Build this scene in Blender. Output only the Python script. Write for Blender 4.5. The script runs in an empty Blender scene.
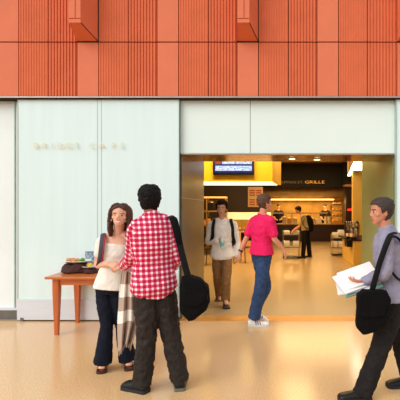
import bpy, bmesh, math, random
from mathutils import Vector, Matrix, noise as mnoise
random.seed(7)
sc = bpy.context.scene
col = sc.collection
VPX, HY, F, CH = 269.0, 208.0, 400.0, 1.6
def q(px, py, Y):
    return Vector(((px-VPX)/F*Y, Y, CH-(py-HY)/F*Y))
def qx(px, Y): return (px-VPX)/F*Y
def qz(py, Y): return CH-(py-HY)/F*Y

# ------------------------------------------------------------------ materials
def lin(c):
    r = []
    for v in c:
        v = v/255.0
        r.append(v/12.92 if v <= .04045 else ((v+.055)/1.055)**2.4)
    return (r[0], r[1], r[2], 1)
def mat(name, c, rough=.5, metal=0., var=.08, nscale=12., bump=0., bscale=60., spec=.5, stretch=None, emit=None, es=0., c2=None, coat=0., detail=3.):
    m = bpy.data.materials.new(name); m.use_nodes = True
    nt = m.node_tree; N = nt.nodes; L = nt.links
    b = N['Principled BSDF']
    b.inputs['Roughness'].default_value = rough
    b.inputs['Metallic'].default_value = metal
    b.inputs['Specular IOR Level'].default_value = spec
    b.inputs['Coat Weight'].default_value = coat
    b.inputs['Coat Roughness'].default_value = .08
    tc = N.new('ShaderNodeTexCoord'); mp = N.new('ShaderNodeMapping')
    if stretch: mp.inputs['Scale'].default_value = stretch
    L.new(tc.outputs['Object'], mp.inputs['Vector'])
    nz = N.new('ShaderNodeTexNoise'); nz.inputs['Scale'].default_value = nscale; nz.inputs['Detail'].default_value = detail
    L.new(mp.outputs[0], nz.inputs['Vector'])
    cr = N.new('ShaderNodeValToRGB')
    a = lin(c)
    if c2 is None:
        lo = tuple(x*(1-var) for x in a[:3])+(1,); hi = tuple(min(1, x*(1+var)) for x in a[:3])+(1,)
    else:
        lo, hi = a, lin(c2)
    cr.color_ramp.elements[0].position = .3; cr.color_ramp.elements[1].position = .7
    cr.color_ramp.elements[0].color = lo; cr.color_ramp.elements[1].color = hi
    L.new(nz.outputs['Fac'], cr.inputs[0]); L.new(cr.outputs[0], b.inputs['Base Color'])
    if bump:
        n2 = N.new('ShaderNodeTexNoise'); n2.inputs['Scale'].default_value = bscale
        L.new(mp.outputs[0], n2.inputs['Vector'])
        bp = N.new('ShaderNodeBump'); bp.inputs['Strength'].default_value = bump; bp.inputs['Distance'].default_value = .01
        L.new(n2.outputs['Fac'], bp.inputs['Height']); L.new(bp.outputs[0], b.inputs['Normal'])
    if emit:
        b.inputs['Emission Color'].default_value = lin(emit); b.inputs['Emission Strength'].default_value = es
    return m

M = {}
M['terra'] = mat('terracotta_smooth', (226,126,92), .75, var=.04, nscale=3, spec=.2)
M['terra_f'] = mat('terracotta_fluted', (222,117,80), .8, var=.05, nscale=4, spec=.15)
M['dark_gap'] = mat('dark_gap', (44,22,16), .9)
M['lip'] = mat('silver_lip', (190,185,175), .4, .6)
M['milk'] = mat('milky_glass', (226,246,245), .16, var=.02, nscale=2.5, stretch=(4,1,.25), spec=.5)
M['milk_w'] = mat('milky_glass_warm', (232,248,242), .2, var=.02, nscale=1.5, spec=.5)
M['milk_l'] = mat('milky_glass_recessed', (242,250,248), .1, var=.03, nscale=1.5, spec=.6)
M['seam'] = mat('joint_grey', (170,192,184), .5)
M['steel'] = mat('brushed_steel', (220,226,232), .35, .12, var=.04, nscale=8, stretch=(.3,1,12))
M['steel_d'] = mat('dark_steel', (120,118,114), .35, .7, var=.08, nscale=8)
M['jamb'] = mat('jamb_metal', (134,128,118), .4, .5, var=.12, nscale=2.2, stretch=(1,.6,3))
M['olive'] = mat('olive_panel', (136,150,106), .4, .1, var=.05, nscale=2)
M['soffit'] = mat('bronze_soffit', (196,142,70), .16, .9, var=.2, nscale=4, bump=.12, bscale=5)
M['yellow'] = mat('yellow_paint', (255,204,30), .45, var=.05, nscale=3)
M['yellow_w'] = mat('yellow_wall', (236,192,92), .6, var=.05, nscale=3)
M['black_f'] = mat('black_fascia', (5,4,4), .7, var=.2)
M['plum'] = mat('dark_plum', (34,16,22), .35, var=.2)
M['inwall'] = mat('interior_wall', (160,118,60), .7, var=.08, nscale=3)
M['inceil'] = mat('interior_ceiling', (150,110,60), .7, var=.08)
M['wood'] = mat('table_wood', (206,112,48), .38, var=.16, nscale=5, stretch=(.6,4,4), c2=None, coat=.25)
M['wood_v'] = mat('table_wood_leg', (198,100,42), .4, var=.14, nscale=6, stretch=(5,5,.5), coat=.2)
M['copper'] = mat('threshold_brass', (214,150,70), .4, .3, var=.1, nscale=8)
M['white'] = mat('white_ceramic', (240,240,236), .25, var=.02)
M['offwhite'] = mat('offwhite_box', (238,222,186), .5, var=.04)
M['choc'] = mat('chocolate_cloth', (70,36,34), .85, var=.2, nscale=30, bump=.3, bscale=90)
M['black'] = mat('black_fabric', (13,12,13), .85, var=.25, nscale=40, bump=.25, bscale=150, spec=.12)
M['black_s'] = mat('black_strap', (15,14,15), .6, var=.2, nscale=60, spec=.2)
M['black_p'] = mat('black_plastic', (14,14,15), .3, var=.1)
M['grey_strap'] = mat('grey_strap', (66,64,74), .75, var=.15, nscale=50)
M['crimson'] = mat('crimson_piping', (180,30,50), .7)
M['chrome'] = mat('chrome', (200,190,170), .2, .9, var=.08)
M['emit_w'] = mat('lamp_white', (255,250,235), .5, emit=(255,244,214), es=6)
M['emit_strip'] = mat('lamp_strip', (255,240,200), .5, emit=(255,226,150), es=2.6)
M['emit_hood'] = mat('lamp_hood', (255,235,190), .5, emit=(255,215,130), es=4)
M['emit_down'] = mat('lamp_down', (255,235,190), .5, emit=(255,232,180), es=4)
M['emit_red'] = mat('lamp_red', (255,40,20), .5, emit=(255,40,20), es=2)
M['letter_t'] = mat('tan_letter', (236,222,190), .6, var=.05)
M['letter_d'] = mat('dim_gold_letter', (120,92,60), .5, emit=(170,120,60), es=.3)
M['letter_g'] = mat('gold_letter', (250,180,60), .5, emit=(240,165,60), es=.5)
M['foodr'] = mat('warm_food', (230,120,40), .6, var=.3, nscale=20, c2=(250,200,110))
M['green'] = mat('salad', (90,150,50), .6, var=.3, nscale=40)
M['tan_food'] = mat('bread', (205,150,90), .7, var=.3, nscale=40)
M['pink_food'] = mat('ham', (220,140,110), .6, var=.2, nscale=40)
M['lemon'] = mat('lemon', (240,200,50), .5)
M['blueprint'] = mat('blue_print', (50,90,130), .4, var=.5, nscale=35, c2=(210,225,225))
M['glassy'] = mat('bottle_plastic', (205,228,222), .15, var=.05, spec=.6)
M['teal'] = mat('teal_label', (110,190,180), .5)

def skin(name, c): return mat(name, c, .5, var=.06, nscale=25, spec=.35)
def cloth(name, c, var=.12, ns=25, bump=.2, bs=120, rough=.85): return mat(name, c, rough, var=var, nscale=ns, bump=bump, bscale=bs, spec=.2)

def floor_mat(name, c, c2, rough):
    m = mat(name, c, rough, nscale=95, c2=c2, detail=4, spec=.45)
    nt = m.node_tree; N = nt.nodes; L = nt.links
    b = N['Principled BSDF']
    # second slow tone and fine chips
    tc = N.new('ShaderNodeTexCoord'); v = N.new('ShaderNodeTexVoronoi'); v.inputs['Scale'].default_value = 60
    L.new(tc.outputs['Object'], v.inputs['Vector'])
    r = N.new('ShaderNodeValToRGB'); r.color_ramp.elements[0].position = .05; r.color_ramp.elements[1].position = .28
    r.color_ramp.elements[0].color = (.78,.74,.7,1); r.color_ramp.elements[1].color = (1,1,1,1)
    L.new(v.outputs['Distance'], r.inputs[0])
    mx = N.new('ShaderNodeMix'); mx.data_type = 'RGBA'; mx.blend_type = 'MULTIPLY'; mx.inputs[0].default_value = .8
    src = b.inputs['Base Color'].links[0].from_socket
    L.new(src, mx.inputs[6]); L.new(r.outputs[0], mx.inputs[7]); L.new(mx.outputs[2], b.inputs['Base Color'])
    n3 = N.new('ShaderNodeTexNoise'); n3.inputs['Scale'].default_value = 1.3
    L.new(tc.outputs['Object'], n3.inputs['Vector'])
    mr = N.new('ShaderNodeMapRange'); mr.inputs[3].default_value = rough*.75; mr.inputs[4].default_value = rough*1.25
    L.new(n3.outputs['Fac'], mr.inputs[0]); L.new(mr.outputs[0], b.inputs['Roughness'])
    return m
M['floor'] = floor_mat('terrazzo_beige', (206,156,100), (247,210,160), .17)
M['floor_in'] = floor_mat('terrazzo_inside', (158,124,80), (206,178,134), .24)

def plaid_mat():
    m = bpy.data.materials.new('crimson_plaid'); m.use_nodes = True
    N = m.node_tree.nodes; L = m.node_tree.links; b = N['Principled BSDF']
    b.inputs['Roughness'].default_value = .85; b.inputs['Specular IOR Level'].default_value = .2
    uv = N.new('ShaderNodeUVMap'); uv.uv_map = 'UVMap'
    sp = N.new('ShaderNodeSeparateXYZ'); L.new(uv.outputs[0], sp.inputs[0])
    def stripe(sock):
        fr = N.new('ShaderNodeMath'); fr.operation = 'FRACT'; L.new(sock, fr.inputs[0])
        sb = N.new('ShaderNodeMath'); sb.operation = 'SUBTRACT'; L.new(fr.outputs[0], sb.inputs[0]); sb.inputs[1].default_value = .5
        ab = N.new('ShaderNodeMath'); ab.operation = 'ABSOLUTE'; L.new(sb.outputs[0], ab.inputs[0])
        mr = N.new('ShaderNodeMapRange'); mr.inputs[1].default_value = .25; mr.inputs[2].default_value = .33
        mr.inputs[3].default_value = 1; mr.inputs[4].default_value = 0
        L.new(ab.outputs[0], mr.inputs[0]); return mr.outputs[0]
    a, c = stripe(sp.outputs[0]), stripe(sp.outputs[1])
    ad = N.new('ShaderNodeMath'); ad.operation = 'ADD'; L.new(a, ad.inputs[0]); L.new(c, ad.inputs[1])
    hv = N.new('ShaderNodeMath'); hv.operation = 'MULTIPLY'; L.new(ad.outputs[0], hv.inputs[0]); hv.inputs[1].default_value = .5
    cr = N.new('ShaderNodeValToRGB'); e = cr.color_ramp.elements
    e[0].position = .05; e[0].color = lin((250,236,236)); e[1].position = .95; e[1].color = lin((186,20,62))
    x = e.new(.5); x.color = lin((224,96,128))
    L.new(hv.outputs[0], cr.inputs[0]); L.new(cr.outputs[0], b.inputs['Base Color'])
    return m
M['plaid'] = plaid_mat()

def shawl_mat():
    m = bpy.data.materials.new('striped_knit'); m.use_nodes = True
    N = m.node_tree.nodes; L = m.node_tree.links; b = N['Principled BSDF']
    b.inputs['Roughness'].default_value = .95; b.inputs['Specular IOR Level'].default_value = .1
    uv = N.new('ShaderNodeUVMap'); uv.uv_map = 'UVMap'
    sp = N.new('ShaderNodeSeparateXYZ'); L.new(uv.outputs[0], sp.inputs[0])
    cr = N.new('ShaderNodeValToRGB'); cr.color_ramp.interpolation = 'CONSTANT'
    tp, cm = lin((186,164,148)), lin((244,238,228))
    st = [(0,cm),(.08,tp),(.25,cm),(.40,tp),(.56,cm),(.70,tp),(.955,tp)]
    e = cr.color_ramp.elements
    e[0].position = 0; e[0].color = cm; e[1].position = .10; e[1].color = tp
    for p, c in st[2:]:
        x = e.new(p); x.color = c
    L.new(sp.outputs[1], cr.inputs[0]); L.new(cr.outputs[0], b.inputs['Base Color'])
    tc = N.new('ShaderNodeTexCoord'); nz = N.new('ShaderNodeTexNoise'); nz.inputs['Scale'].default_value = 180
    L.new(tc.outputs['Object'], nz.inputs['Vector'])
    bp = N.new('ShaderNodeBump'); bp.inputs['Strength'].default_value = .3; bp.inputs['Distance'].default_value = .005
    L.new(nz.outputs['Fac'], bp.inputs['Height']); L.new(bp.outputs[0], b.inputs['Normal'])
    return m
M['shawl'] = shawl_mat()

def screen_mat():
    m = bpy.data.materials.new('screen_text'); m.use_nodes = True
    N = m.node_tree.nodes; L = m.node_tree.links; b = N['Principled BSDF']
    b.inputs['Base Color'].default_value = (.01,.01,.015,1); b.inputs['Roughness'].default_value = .3
    tc = N.new('ShaderNodeTexCoord'); mp = N.new('ShaderNodeMapping'); mp.inputs['Scale'].default_value = (18,1,55)
    L.new(tc.outputs['Object'], mp.inputs['Vector'])
    nz = N.new('ShaderNodeTexNoise'); nz.inputs['Scale'].default_value = 1; nz.inputs['Detail'].default_value = 1
    L.new(mp.outputs[0], nz.inputs['Vector'])
    cr = N.new('ShaderNodeValToRGB'); e = cr.color_ramp.elements
    e[0].position = .36; e[0].color = lin((110,130,190)); e[1].position = .5; e[1].color = lin((214,226,246))
    L.new(nz.outputs['Fac'], cr.inputs[0]); L.new(cr.outputs[0], b.inputs['Emission Color'])
    b.inputs['Emission Strength'].default_value = 1.25
    return m
M['screen'] = screen_mat()
M['screen_blue'] = mat('screen_blue', (20,30,80), .3, emit=(24,40,120), es=.5)
M['screen_pic'] = mat('screen_picture', (120,40,30), .3, emit=(130,60,50), es=.6)
M['screen_green'] = mat('screen_green', (60,160,60), .3, emit=(60,170,70), es=.6)

# ------------------------------------------------------------------ mesh helpers
def smooth(me, ang=None):
    for p in me.polygons: p.use_smooth = True
def link(name, me, m=None, parent=None, loc=None):
    o = bpy.data.objects.new(name, me); col.objects.link(o)
    if m:
        for mm in (m if isinstance(m, (list, tuple)) else [m]): me.materials.append(mm)
    if parent: o.parent = parent
    if loc is not None: o.location = loc
    return o
def tag(o, label=None, cat=None, group=None, kind=None):
    if label: o['label'] = label
    if cat: o['category'] = cat
    if group: o['group'] = group
    if kind: o['kind'] = kind
    return o
def empty(name, loc, label, cat, group=None, rz=0):
    o = bpy.data.objects.new(name, None); col.objects.link(o); o.location = loc; o.rotation_euler = (0,0,rz)
    o.empty_display_size = .1
    return tag(o, label, cat, group)

class MB:
    def __init__(s): s.v = []; s.f = []
    def add(s, vs, fs):
        n = len(s.v); s.v += [Vector(x) for x in vs]; s.f += [tuple(i+n for i in f) for f in fs]
    def box(s, a, b):
        x0,y0,z0 = a; x1,y1,z1 = b
        s.add([(x0,y0,z0),(x1,y0,z0),(x1,y1,z0),(x0,y1,z0),(x0,y0,z1),(x1,y0,z1),(x1,y1,z1),(x0,y1,z1)],
              [(0,3,2,1),(4,5,6,7),(0,1,5,4),(1,2,6,5),(2,3,7,6),(3,0,4,7)])
        return s
    def prism(s, pts, z0, z1):
        n = len(pts)
        s.add([(p[0],p[1],z0) for p in pts]+[(p[0],p[1],z1) for p in pts],
              [tuple(range(n))[::-1], tuple(range(n,2*n))]+[(i,(i+1)%n,n+(i+1)%n,n+i) for i in range(n)])
        return s
    def loft(s, rings):
        n = len(rings[0]); vs = [p for r in rings for p in r]; fs = []
        for i in range(len(rings)-1):
            for j in range(n):
                k = (j+1)%n
                fs.append((i*n+j, i*n+k, (i+1)*n+k, (i+1)*n+j))
        fs.append(tuple(range(n))[::-1]); fs.append(tuple(range((len(rings)-1)*n, len(rings)*n)))
        s.add(vs, fs); return s
    def tube(s, pts, rad, n=14, sub=4, flat=None, up=None, rnd=True):
        """pts: centres, rad: radius or (ra, rb) each; flat/up: reference direction for ra axis"""
        P = [Vector(p) for p in pts]; R = [(r,r) if not isinstance(r,(tuple,list)) else r for r in rad]
        C, RR = [], []
        for i in range(len(P)-1):
            p0 = P[max(i-1,0)]; p1 = P[i]; p2 = P[i+1]; p3 = P[min(i+2,len(P)-1)]
            for k in range(sub):
                t = k/sub
                C.append(.5*((2*p1)+(p2-p0)*t+(2*p0-5*p1+4*p2-p3)*t*t+(3*p1-p0-3*p2+p3)*t**3))
                w = t*t*(3-2*t)
                RR.append((R[i][0]*(1-w)+R[i+1][0]*w, R[i][1]*(1-w)+R[i+1][1]*w))
        C.append(P[-1]); RR.append(R[-1])
        T = []
        for i in range(len(C)):
            d = C[min(i+1,len(C)-1)]-C[max(i-1,0)]; T.append(d.normalized())
        ref = Vector(up) if up is not None else (Vector((1,0,0)) if abs(T[0].x) < .8 else Vector((0,1,0)))
        rings = []
        if rnd:
            r0 = RR[0]; m0 = min(r0)
            for a in (.98,.75,.4): 
                C2 = C[0]-T[0]*m0*.8*a; k = math.sqrt(1-a*a)
                rings.append((C2, T[0], (r0[0]*k, r0[1]*k)))
        for c,t,r in zip(C,T,RR): rings.append((c,t,r))
        if rnd:
            r1 = RR[-1]; m1 = min(r1)
            for a in (.4,.75,.98):
                k = math.sqrt(1-a*a)
                rings.append((C[-1]+T[-1]*m1*.8*a, T[-1], (r1[0]*k, r1[1]*k)))
        out = []
        for c,t,r in rings:
            a = ref-t*ref.dot(t)
            if a.length < 1e-4: a = t.orthogonal()
            a.normalize(); b = t.cross(a); 
            if up is None: ref = a
            out.append([c+a*r[0]*math.cos(2*math.pi*j/n)+b*r[1]*math.sin(2*math.pi*j/n) for j in range(n)])
        s.loft(out); return s
    def ell(s, c, r, M3=None, nu=16, nv=10):
        c = Vector(c); M3 = M3 or Matrix.Identity(3); rings = []
        for i in range(nv+1):
            th = math.pi*(i+.02 if i == 0 else (i-.02 if i == nv else i))/nv
            rings.append([c+M3@Vector((r[0]*math.sin(th)*math.cos(2*math.pi*j/nu), r[1]*math.sin(th)*math.sin(2*math.pi*j/nu), r[2]*math.cos(th))) for j in range(nu)])
        s.loft(rings); return s
    def mesh(s, name, off=None):
        me = bpy.data.meshes.new(name)
        me.from_pydata([v-off if off is not None else v for v in s.v], [], s.f); 
        bm = bmesh.new(); bm.from_mesh(me); bmesh.ops.recalc_face_normals(bm, faces=bm.faces); bm.to_mesh(me); bm.free()
        me.update(); return me

def evaluate(me, mods):
    o = bpy.data.objects.new('tmp', me); col.objects.link(o)
    for typ, kw in mods:
        m = o.modifiers.new(typ, typ)
        for k, v in kw.items(): setattr(m, k, v)
    dg = bpy.context.evaluated_depsgraph_get(); dg.update()
    r = bpy.data.meshes.new_from_object(o.evaluated_get(dg))
    bpy.data.objects.remove(o); bpy.data.meshes.remove(me)
    return r
_tex = {}
def cloud(size):
    if size not in _tex:
        t = bpy.data.textures.new('cloud', 'CLOUDS'); t.noise_scale = size; _tex[size] = t
    return _tex[size]
def vox(mb, name, off, size, it=4, disp=0, dsize=.06):
    mods = [('REMESH', dict(mode='VOXEL', voxel_size=size)), ('SMOOTH', dict(factor=.5, iterations=it))]
    if disp: mods += [('DISPLACE', dict(texture=cloud(dsize), strength=disp, mid_level=.5)), ('SMOOTH', dict(factor=.5, iterations=2))]
    me = evaluate(mb.mesh(name, off), mods); me.name = name; smooth(me); return me
def bevel(me, w=.004, seg=2):
    return evaluate(me, [('BEVEL', dict(width=w, segments=seg, limit_method='ANGLE'))])
def bx(name, a, b, m, parent=None, bw=0, wloc=None):
    """a box between two world corners; its origin at the base centre (or relative to the parent's place)"""
    a, b = Vector(a), Vector(b)
    if parent is not None: off = Vector(parent.location)
    else: off = Vector(((a.x+b.x)/2, (a.y+b.y)/2, min(a.z,b.z)))
    me = MB().box(a-off, b-off).mesh(name)
    if bw: me = bevel(me, bw)
    o = link(name, me, m, parent)
    if parent is None: o.location = off
    return o
def part(name, mb, m, parent, sm=True):
    me = mb.mesh(name, world_of(parent))
    if sm:
        me = evaluate(me, [('EDGE_SPLIT', dict(split_angle=math.radians(40)))]); smooth(me)
    return link(name, me, m, parent)
def world_of(o):
    v = Vector(o.location)
    while o.parent: o = o.parent; v += Vector(o.location)
    return v
def struct(o): o['kind'] = 'structure'; return o

# ------------------------------------------------------------------ setting: facade
YW = 5.66                      # plane of the sliding glass panels
YO = 5.62                      # plane of the terracotta cladding
zl = qz(97.5, YO); zs = qz(42, YO); zt = 6.2
XL, XR = -1.259, 1.797         # jambs of the opening
zh = qz(153, YW)               # door head 2.38
YI = 7.74                      # inner end of the passage

bxs = lambda n, a, b, m, p=None, bw=0: struct(bx(n, a, b, m, p, bw))
bxs('floor', (-9,-10,-.2), (8,YW,0), M['floor'])
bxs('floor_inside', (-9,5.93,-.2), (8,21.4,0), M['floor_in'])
tag(bxs('trim_1', (XL-.02,YW,-.2), (XR+.02,5.93,.003), M['copper']), 'warm brass coloured threshold strip across the cafe opening')
bxs('floor_under', (-9,YW,-.2), (XL-.02,5.93,-.001), M['floor_in'])
bxs('floor_under', (XR+.02,YW,-.2), (8,5.93,-.001), M['floor_in'])

wf = bxs('wall_front', (-9,YO+.05,zl+.03), (8,YO+.5,zt), M['dark_gap'])
bxs('metal_lip', (-9,YO-.012,zl-.004), (8,YO+.5,zl+.012), M['lip'], wf)
bxs('shadow_gap', (-9,YO+.0,zl-.018), (8,YO+.5,zl-.004), M['dark_gap'], wf)
PX = [(-63,-32,'f'),(-32,-3,'d'),(-3,18.5,'p'),(18.5,48.5,'f'),(48.5,77,'d'),(77,98.5,'p'),(98.5,128.5,'f'),(128.5,157,'d'),(157,178.5,'p'),(178.5,208.5,'f'),(208.5,237,'d'),(237,258.5,'p'),
      (258.5,288.5,'f'),(288.5,317,'d'),(317,338.5,'p'),(338.5,367.5,'f'),(367.5,397,'d'),(397,418.5,'p'),(418.5,448,'f'),(448,477,'d')]
def fluted(x0, x1, z0, z1, n, dep, fr):
    mb = MB(); w = (x1-x0)/n; prof = []
    for i in range(n):
        a = x0+i*w
        prof += [(a, YO), (a+w*fr, YO), (a+w*(fr+.08), YO+dep), (a+w*.94, YO+dep)]
    prof.append((x1, YO))
    k = len(prof)
    vs = [(p[0],p[1],z0) for p in prof]+[(p[0],p[1],z1) for p in prof]+[(x0,YO+.05,z0),(x1,YO+.05,z0),(x0,YO+.05,z1),(x1,YO+.05,z1)]
    fs = [(i,i+1,k+i+1,k+i) for i in range(k-1)]
    fs += [tuple(range(k))+(2*k+1,2*k), tuple(range(k,2*k))[::-1]+(2*k+2,2*k+3), (0,k,2*k+2,2*k), (k-1,2*k+1,2*k+3,2*k-1)]
    mb.add(vs, fs); return mb
off = Vector(wf.location)
for (a, b, t) in PX:
    x0, x1 = qx(a,YO)+.006, qx(b,YO)-.006
    for (z0, z1) in ((zl+.02, zs-.009), (zs+.009, zt)):
        if t == 'p': mb = MB().box((x0,YO,z0),(x1,YO+.05,z1))
        elif t == 'f': mb = fluted(x0,x1,z0,z1,11,.007,.55)
        else: mb = fluted(x0,x1,z0,z1,9,.017,.52)
        struct(link('cladding_panel', mb.mesh('cladding_panel', off), M['terra'] if t == 'p' else M['terra_f'], wf))
# three projecting fins, each over a plain panel
fin_lab = ['terracotta fin jutting out above the wall lettering at the left', 'terracotta fin jutting out above the cafe entrance', 'terracotta fin at the right edge, cut off by the picture side']
for i, p in enumerate((77, 237, 397)):
    x0, x1 = qx(p,YO)+.003, qx(p+21.5,YO)-.003
    D = .295; yf = YO-D
    f0, f1 = x0+.025, x0+.185
    zb = zs+.004
    zf = qz(19.0, yf)
    e = empty('facade_fin', (x0,YO,zb), fin_lab[i], 'facade fin', 'terracotta fins on the facade')
    o = Vector((x0,YO,zb))
    mb = MB(); seam = f0+(f1-f0)*.56
    zlip = qz(22.5, yf)
    mb.add([(x0,YO,zb),(x1,YO,zb),(f1,yf+.012,zlip),(f0,yf+.012,zlip),(x0,YO,zt),(x1,YO,zt),(f1,yf+.012,zt),(f0,yf+.012,zt)],
           [(0,1,2,3),(4,7,6,5),(0,3,7,4),(1,5,6,2),(2,6,7,3),(0,4,5,1)])
    part('fin_body', mb, M['terra_f'], e, False)
    for (a, b) in ((f0, seam-.006), (seam+.006, f1)):
        part('front_strip', MB().box((a,yf,zf+.014),(b,yf+.014,zt)), M['terra'], e, False)
    for pts in ([(f1+.002,yf+.016,zlip),(x1+.002,YO-.006,zb)],[(x1+.003,YO-.006,zb),(x1+.003,YO-.006,zt)],[(x0,YO-.008,zb-.003),(x1,YO-.008,zb-.003)]):
        part('dark_joint', MB().tube(pts, [.006,.006], 6, 1), M['dark_gap'], e)
    part('end_lip', MB().box((f0,yf,zlip),(f1,yf+.014,zf)), M['terra'], e, False)

# glass sliding panel on the left with the steel kick plate
d1 = tag(struct(bx('door_1', (qx(17.5,YW),YW,.10+.0), (qx(179.5,YW),YW+.05,zl-.02), M['milk'])), 'large milky green glass panel beside the cafe opening')
xa, xb = qx(17.5,YW), qx(179.5,YW)
bxs('kick_plate', (xa,YW-.012,.02), (xb,YW+.04,qz(299,YW)), M['steel'], d1)
for p in (97.5,101.5): bxs('glass_joint', (qx(p,YW)-.003,YW-.003,qz(299,YW)), (qx(p,YW)+.003,YW+.001,zl-.02), M['seam'], d1)
bxs('edge_strip', (xb-.012,YW-.008,.02), (xb,YW+.052,zl-.02), M['seam'], d1)
bxs('edge_strip', (xa,YW-.004,.3), (xa+.012,YW+.052,zl-.03), M['seam'], d1)
part('pivot_foot', MB().box((xa+.05,YW-.02,.0),(xa+.09,YW+.02,.05)), M['steel_d'], d1, False)
# recessed glazing at the far left
YR = 5.76
w1 = tag(struct(bx('window_1', (-9,YR,.17), (qx(24,YR),YR+.04,zl-.01), M['milk_l'])), 'recessed pale glazing at the far left')
bxs('glass_joint', (qx(15,YR)-.006,YR-.012,.17), (qx(15,YR)+.008,YR,zl-.01), M['seam'], w1)
bxs('sill', (-9,YR-.03,.135), (qx(24,YR),YR+.03,.17), M['steel'], w1)
bxs('base_rail', (-9,YR-.01,0), (qx(24,YR),YR+.03,.135), M['steel_d'], w1)
# head panels above the opening
YH = 5.72
for i,(a,b) in enumerate(((179,250),(250.5,398))):
    bxs('wall_head', (qx(a,YH),YH,zh+.0), (qx(b,YH),YH+.06,zl), M['milk_w'])
bxs('trim_2', (qx(179,YH),YH-.012,zh-.012), (qx(397,YH),YH+.07,zh+.008), M['lip'])
# right hand glass panel
d2 = tag(struct(bx('door_2', (qx(396.5,YW),YW,.10), (5.5,YW+.05,zl-.02), M['milk'])), 'milky glass panel to the right of the cafe opening')
bxs('kick_plate', (qx(396.5,YW),YW-.012,.02), (5.5,YW+.04,qz(299,YW)), M['steel'], d2)
bxs('edge_strip', (qx(395.8,YW),YW-.008,.02), (qx(396.8,YW),YW+.052,zl-.02), M['seam'], d2)
# passage and cafe shell
bxs('wall_left', (XL-.5,YH+.06,0), (XL,YI,3.7), M['jamb'])
bxs('trim_3', (XL,YH+.02,qz(198,YW)-.0), (XL+.004,YI,qz(198,YW)+.012), M['lip'])
bxs('wall_right', (XR,YH+.06,0), (XR+.5,YI,3.7), M['olive'])
bxs('ceiling_passage', (XL,YH+.06,zh), (XR,6.70,zh+.08), M['soffit'])
bxs('wall_lintel', (XL,6.5,zh+.08), (XR,6.70,3.7), M['inwall'])
bxs('wall_inside', (-9,YI-.05,0), (XL-.5,YI,3.7), M['inwall'])
bxs('wall_inside', (XR+.5,YI-.05,0), (5.5,YI,3.7), M['inwall'])
bxs('ceiling', (-9,6.5,3.68), (5.5,21.5,3.8), M['inceil'])
bxs('wall_back', (-9,21.3,0), (5.5,21.5,3.7), M['inwall'])
bxs('wall_side', (-9.2,YI,0), (-9,21.5,3.7), M['inwall'])
bxs('wall_side', (5.3,YI,0), (5.5,21.5,3.7), M['inwall'])
bxs('wall_outer', (-9,YW+.4,0), (XL-.5,YW+.5,zl+.1), M['inwall'])
bxs('wall_outer', (XR+.5,YW+.4,0), (8,YW+.5,zl+.1), M['inwall'])

# wall lettering on the glass panel, standing off from it
def text_mesh(s, size, name, ext=.003):
    cu = bpy.data.curves.new('t', 'FONT'); cu.body = s; cu.size = size; cu.extrude = ext; cu.align_x = 'CENTER'
    o = bpy.data.objects.new('t', cu); col.objects.link(o)
    dg = bpy.context.evaluated_depsgraph_get(); dg.update()
    me = bpy.data.meshes.new_from_object(o.evaluated_get(dg)); me.name = name
    bpy.data.objects.remove(o); bpy.data.curves.remove(cu)
    me.transform(Matrix.Rotation(math.pi/2, 4, 'X')); return me
sg = empty('wall_lettering', (qx(80,YW),YW-.02,qz(148.5,YW)), 'pale tan BRIDGE CAFE lettering on the milky glass panel', 'sign')
for ch, p in zip('BRIDGECAFE', (36.8,45,52.7,61,69.3,77.5,92.6,102.2,113.7,122.9)):
    link('letter', text_mesh(ch, .115, 'letter', .002), M['letter_t'], sg, (qx(p,YW)-sg.location.x, -.006, 0))

# ------------------------------------------------------------------ cafe interior
# yellow bulkhead with light trough
Yb = 9.0; zb0 = qz(181.5, Yb)
bk = MB().prism([(-3.2,Yb),(qx(272.5,Yb),Yb),(qx(281,10.4),10.4),(-3.0,10.4)], zb0, 3.68)
o = struct(link('wall_bulkhead', bk.mesh('wall_bulkhead'), M['yellow'])); tag(o, 'yellow bulkhead hanging from the cafe ceiling')
lt = MB().prism([(-3.1,Yb+.04),(qx(272,Yb),Yb+.04),(qx(277.5,10.4),10.36),(-2.9,10.36)], zb0-.006, zb0-.001)
tag(link('light_trough', lt.mesh('light_trough'), M['emit_strip']), 'glowing white light strip under the yellow bulkhead', 'ceiling light')
# television on the bulkhead
yt = Yb-.10
tv = empty('television', (qx(234,yt),yt,qz(174.5,yt)), 'wall television showing text on the yellow bulkhead', 'television')
z0 = qz(174.8,yt); x0, x1 = qx(213,yt), qx(254,yt)
part('frame', MB().box((x0,yt,z0),(x1,yt+.07,z0+.62)), M['black_p'], tv, False)
part('mount', MB().box((x0+.2,yt+.07,z0+.1),(x1-.2,Yb,z0+.5)), M['black_p'], tv, False)
scn = part('screen', MB().box((x0+.03,yt-.004,z0+.05),(x1-.03,yt,z0+.59)), M['screen_blue'], tv, False)
part('text_block', MB().box((x0+.2,yt-.007,z0+.24),(x1-.05,yt-.004,z0+.33)), M['screen'], scn, False)
part('text_block', MB().box((x0+.05,yt-.007,z0+.09),(x1-.05,yt-.004,z0+.20)), M['screen'], scn, False)
part('text_block', MB().box((x0+.2,yt-.007,z0+.36),(x1-.05,yt-.004,z0+.55)), M['screen'], scn, False)
part('picture_block', MB().box((x0+.05,yt-.007,z0+.24),(x0+.18,yt-.004,z0+.5)), M['screen_pic'], scn, False)
part('green_line', MB().box((x0+.58,yt-.009,z0+.15),(x0+.8,yt-.007,z0+.165)), M['screen_green'], scn, False)
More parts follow.
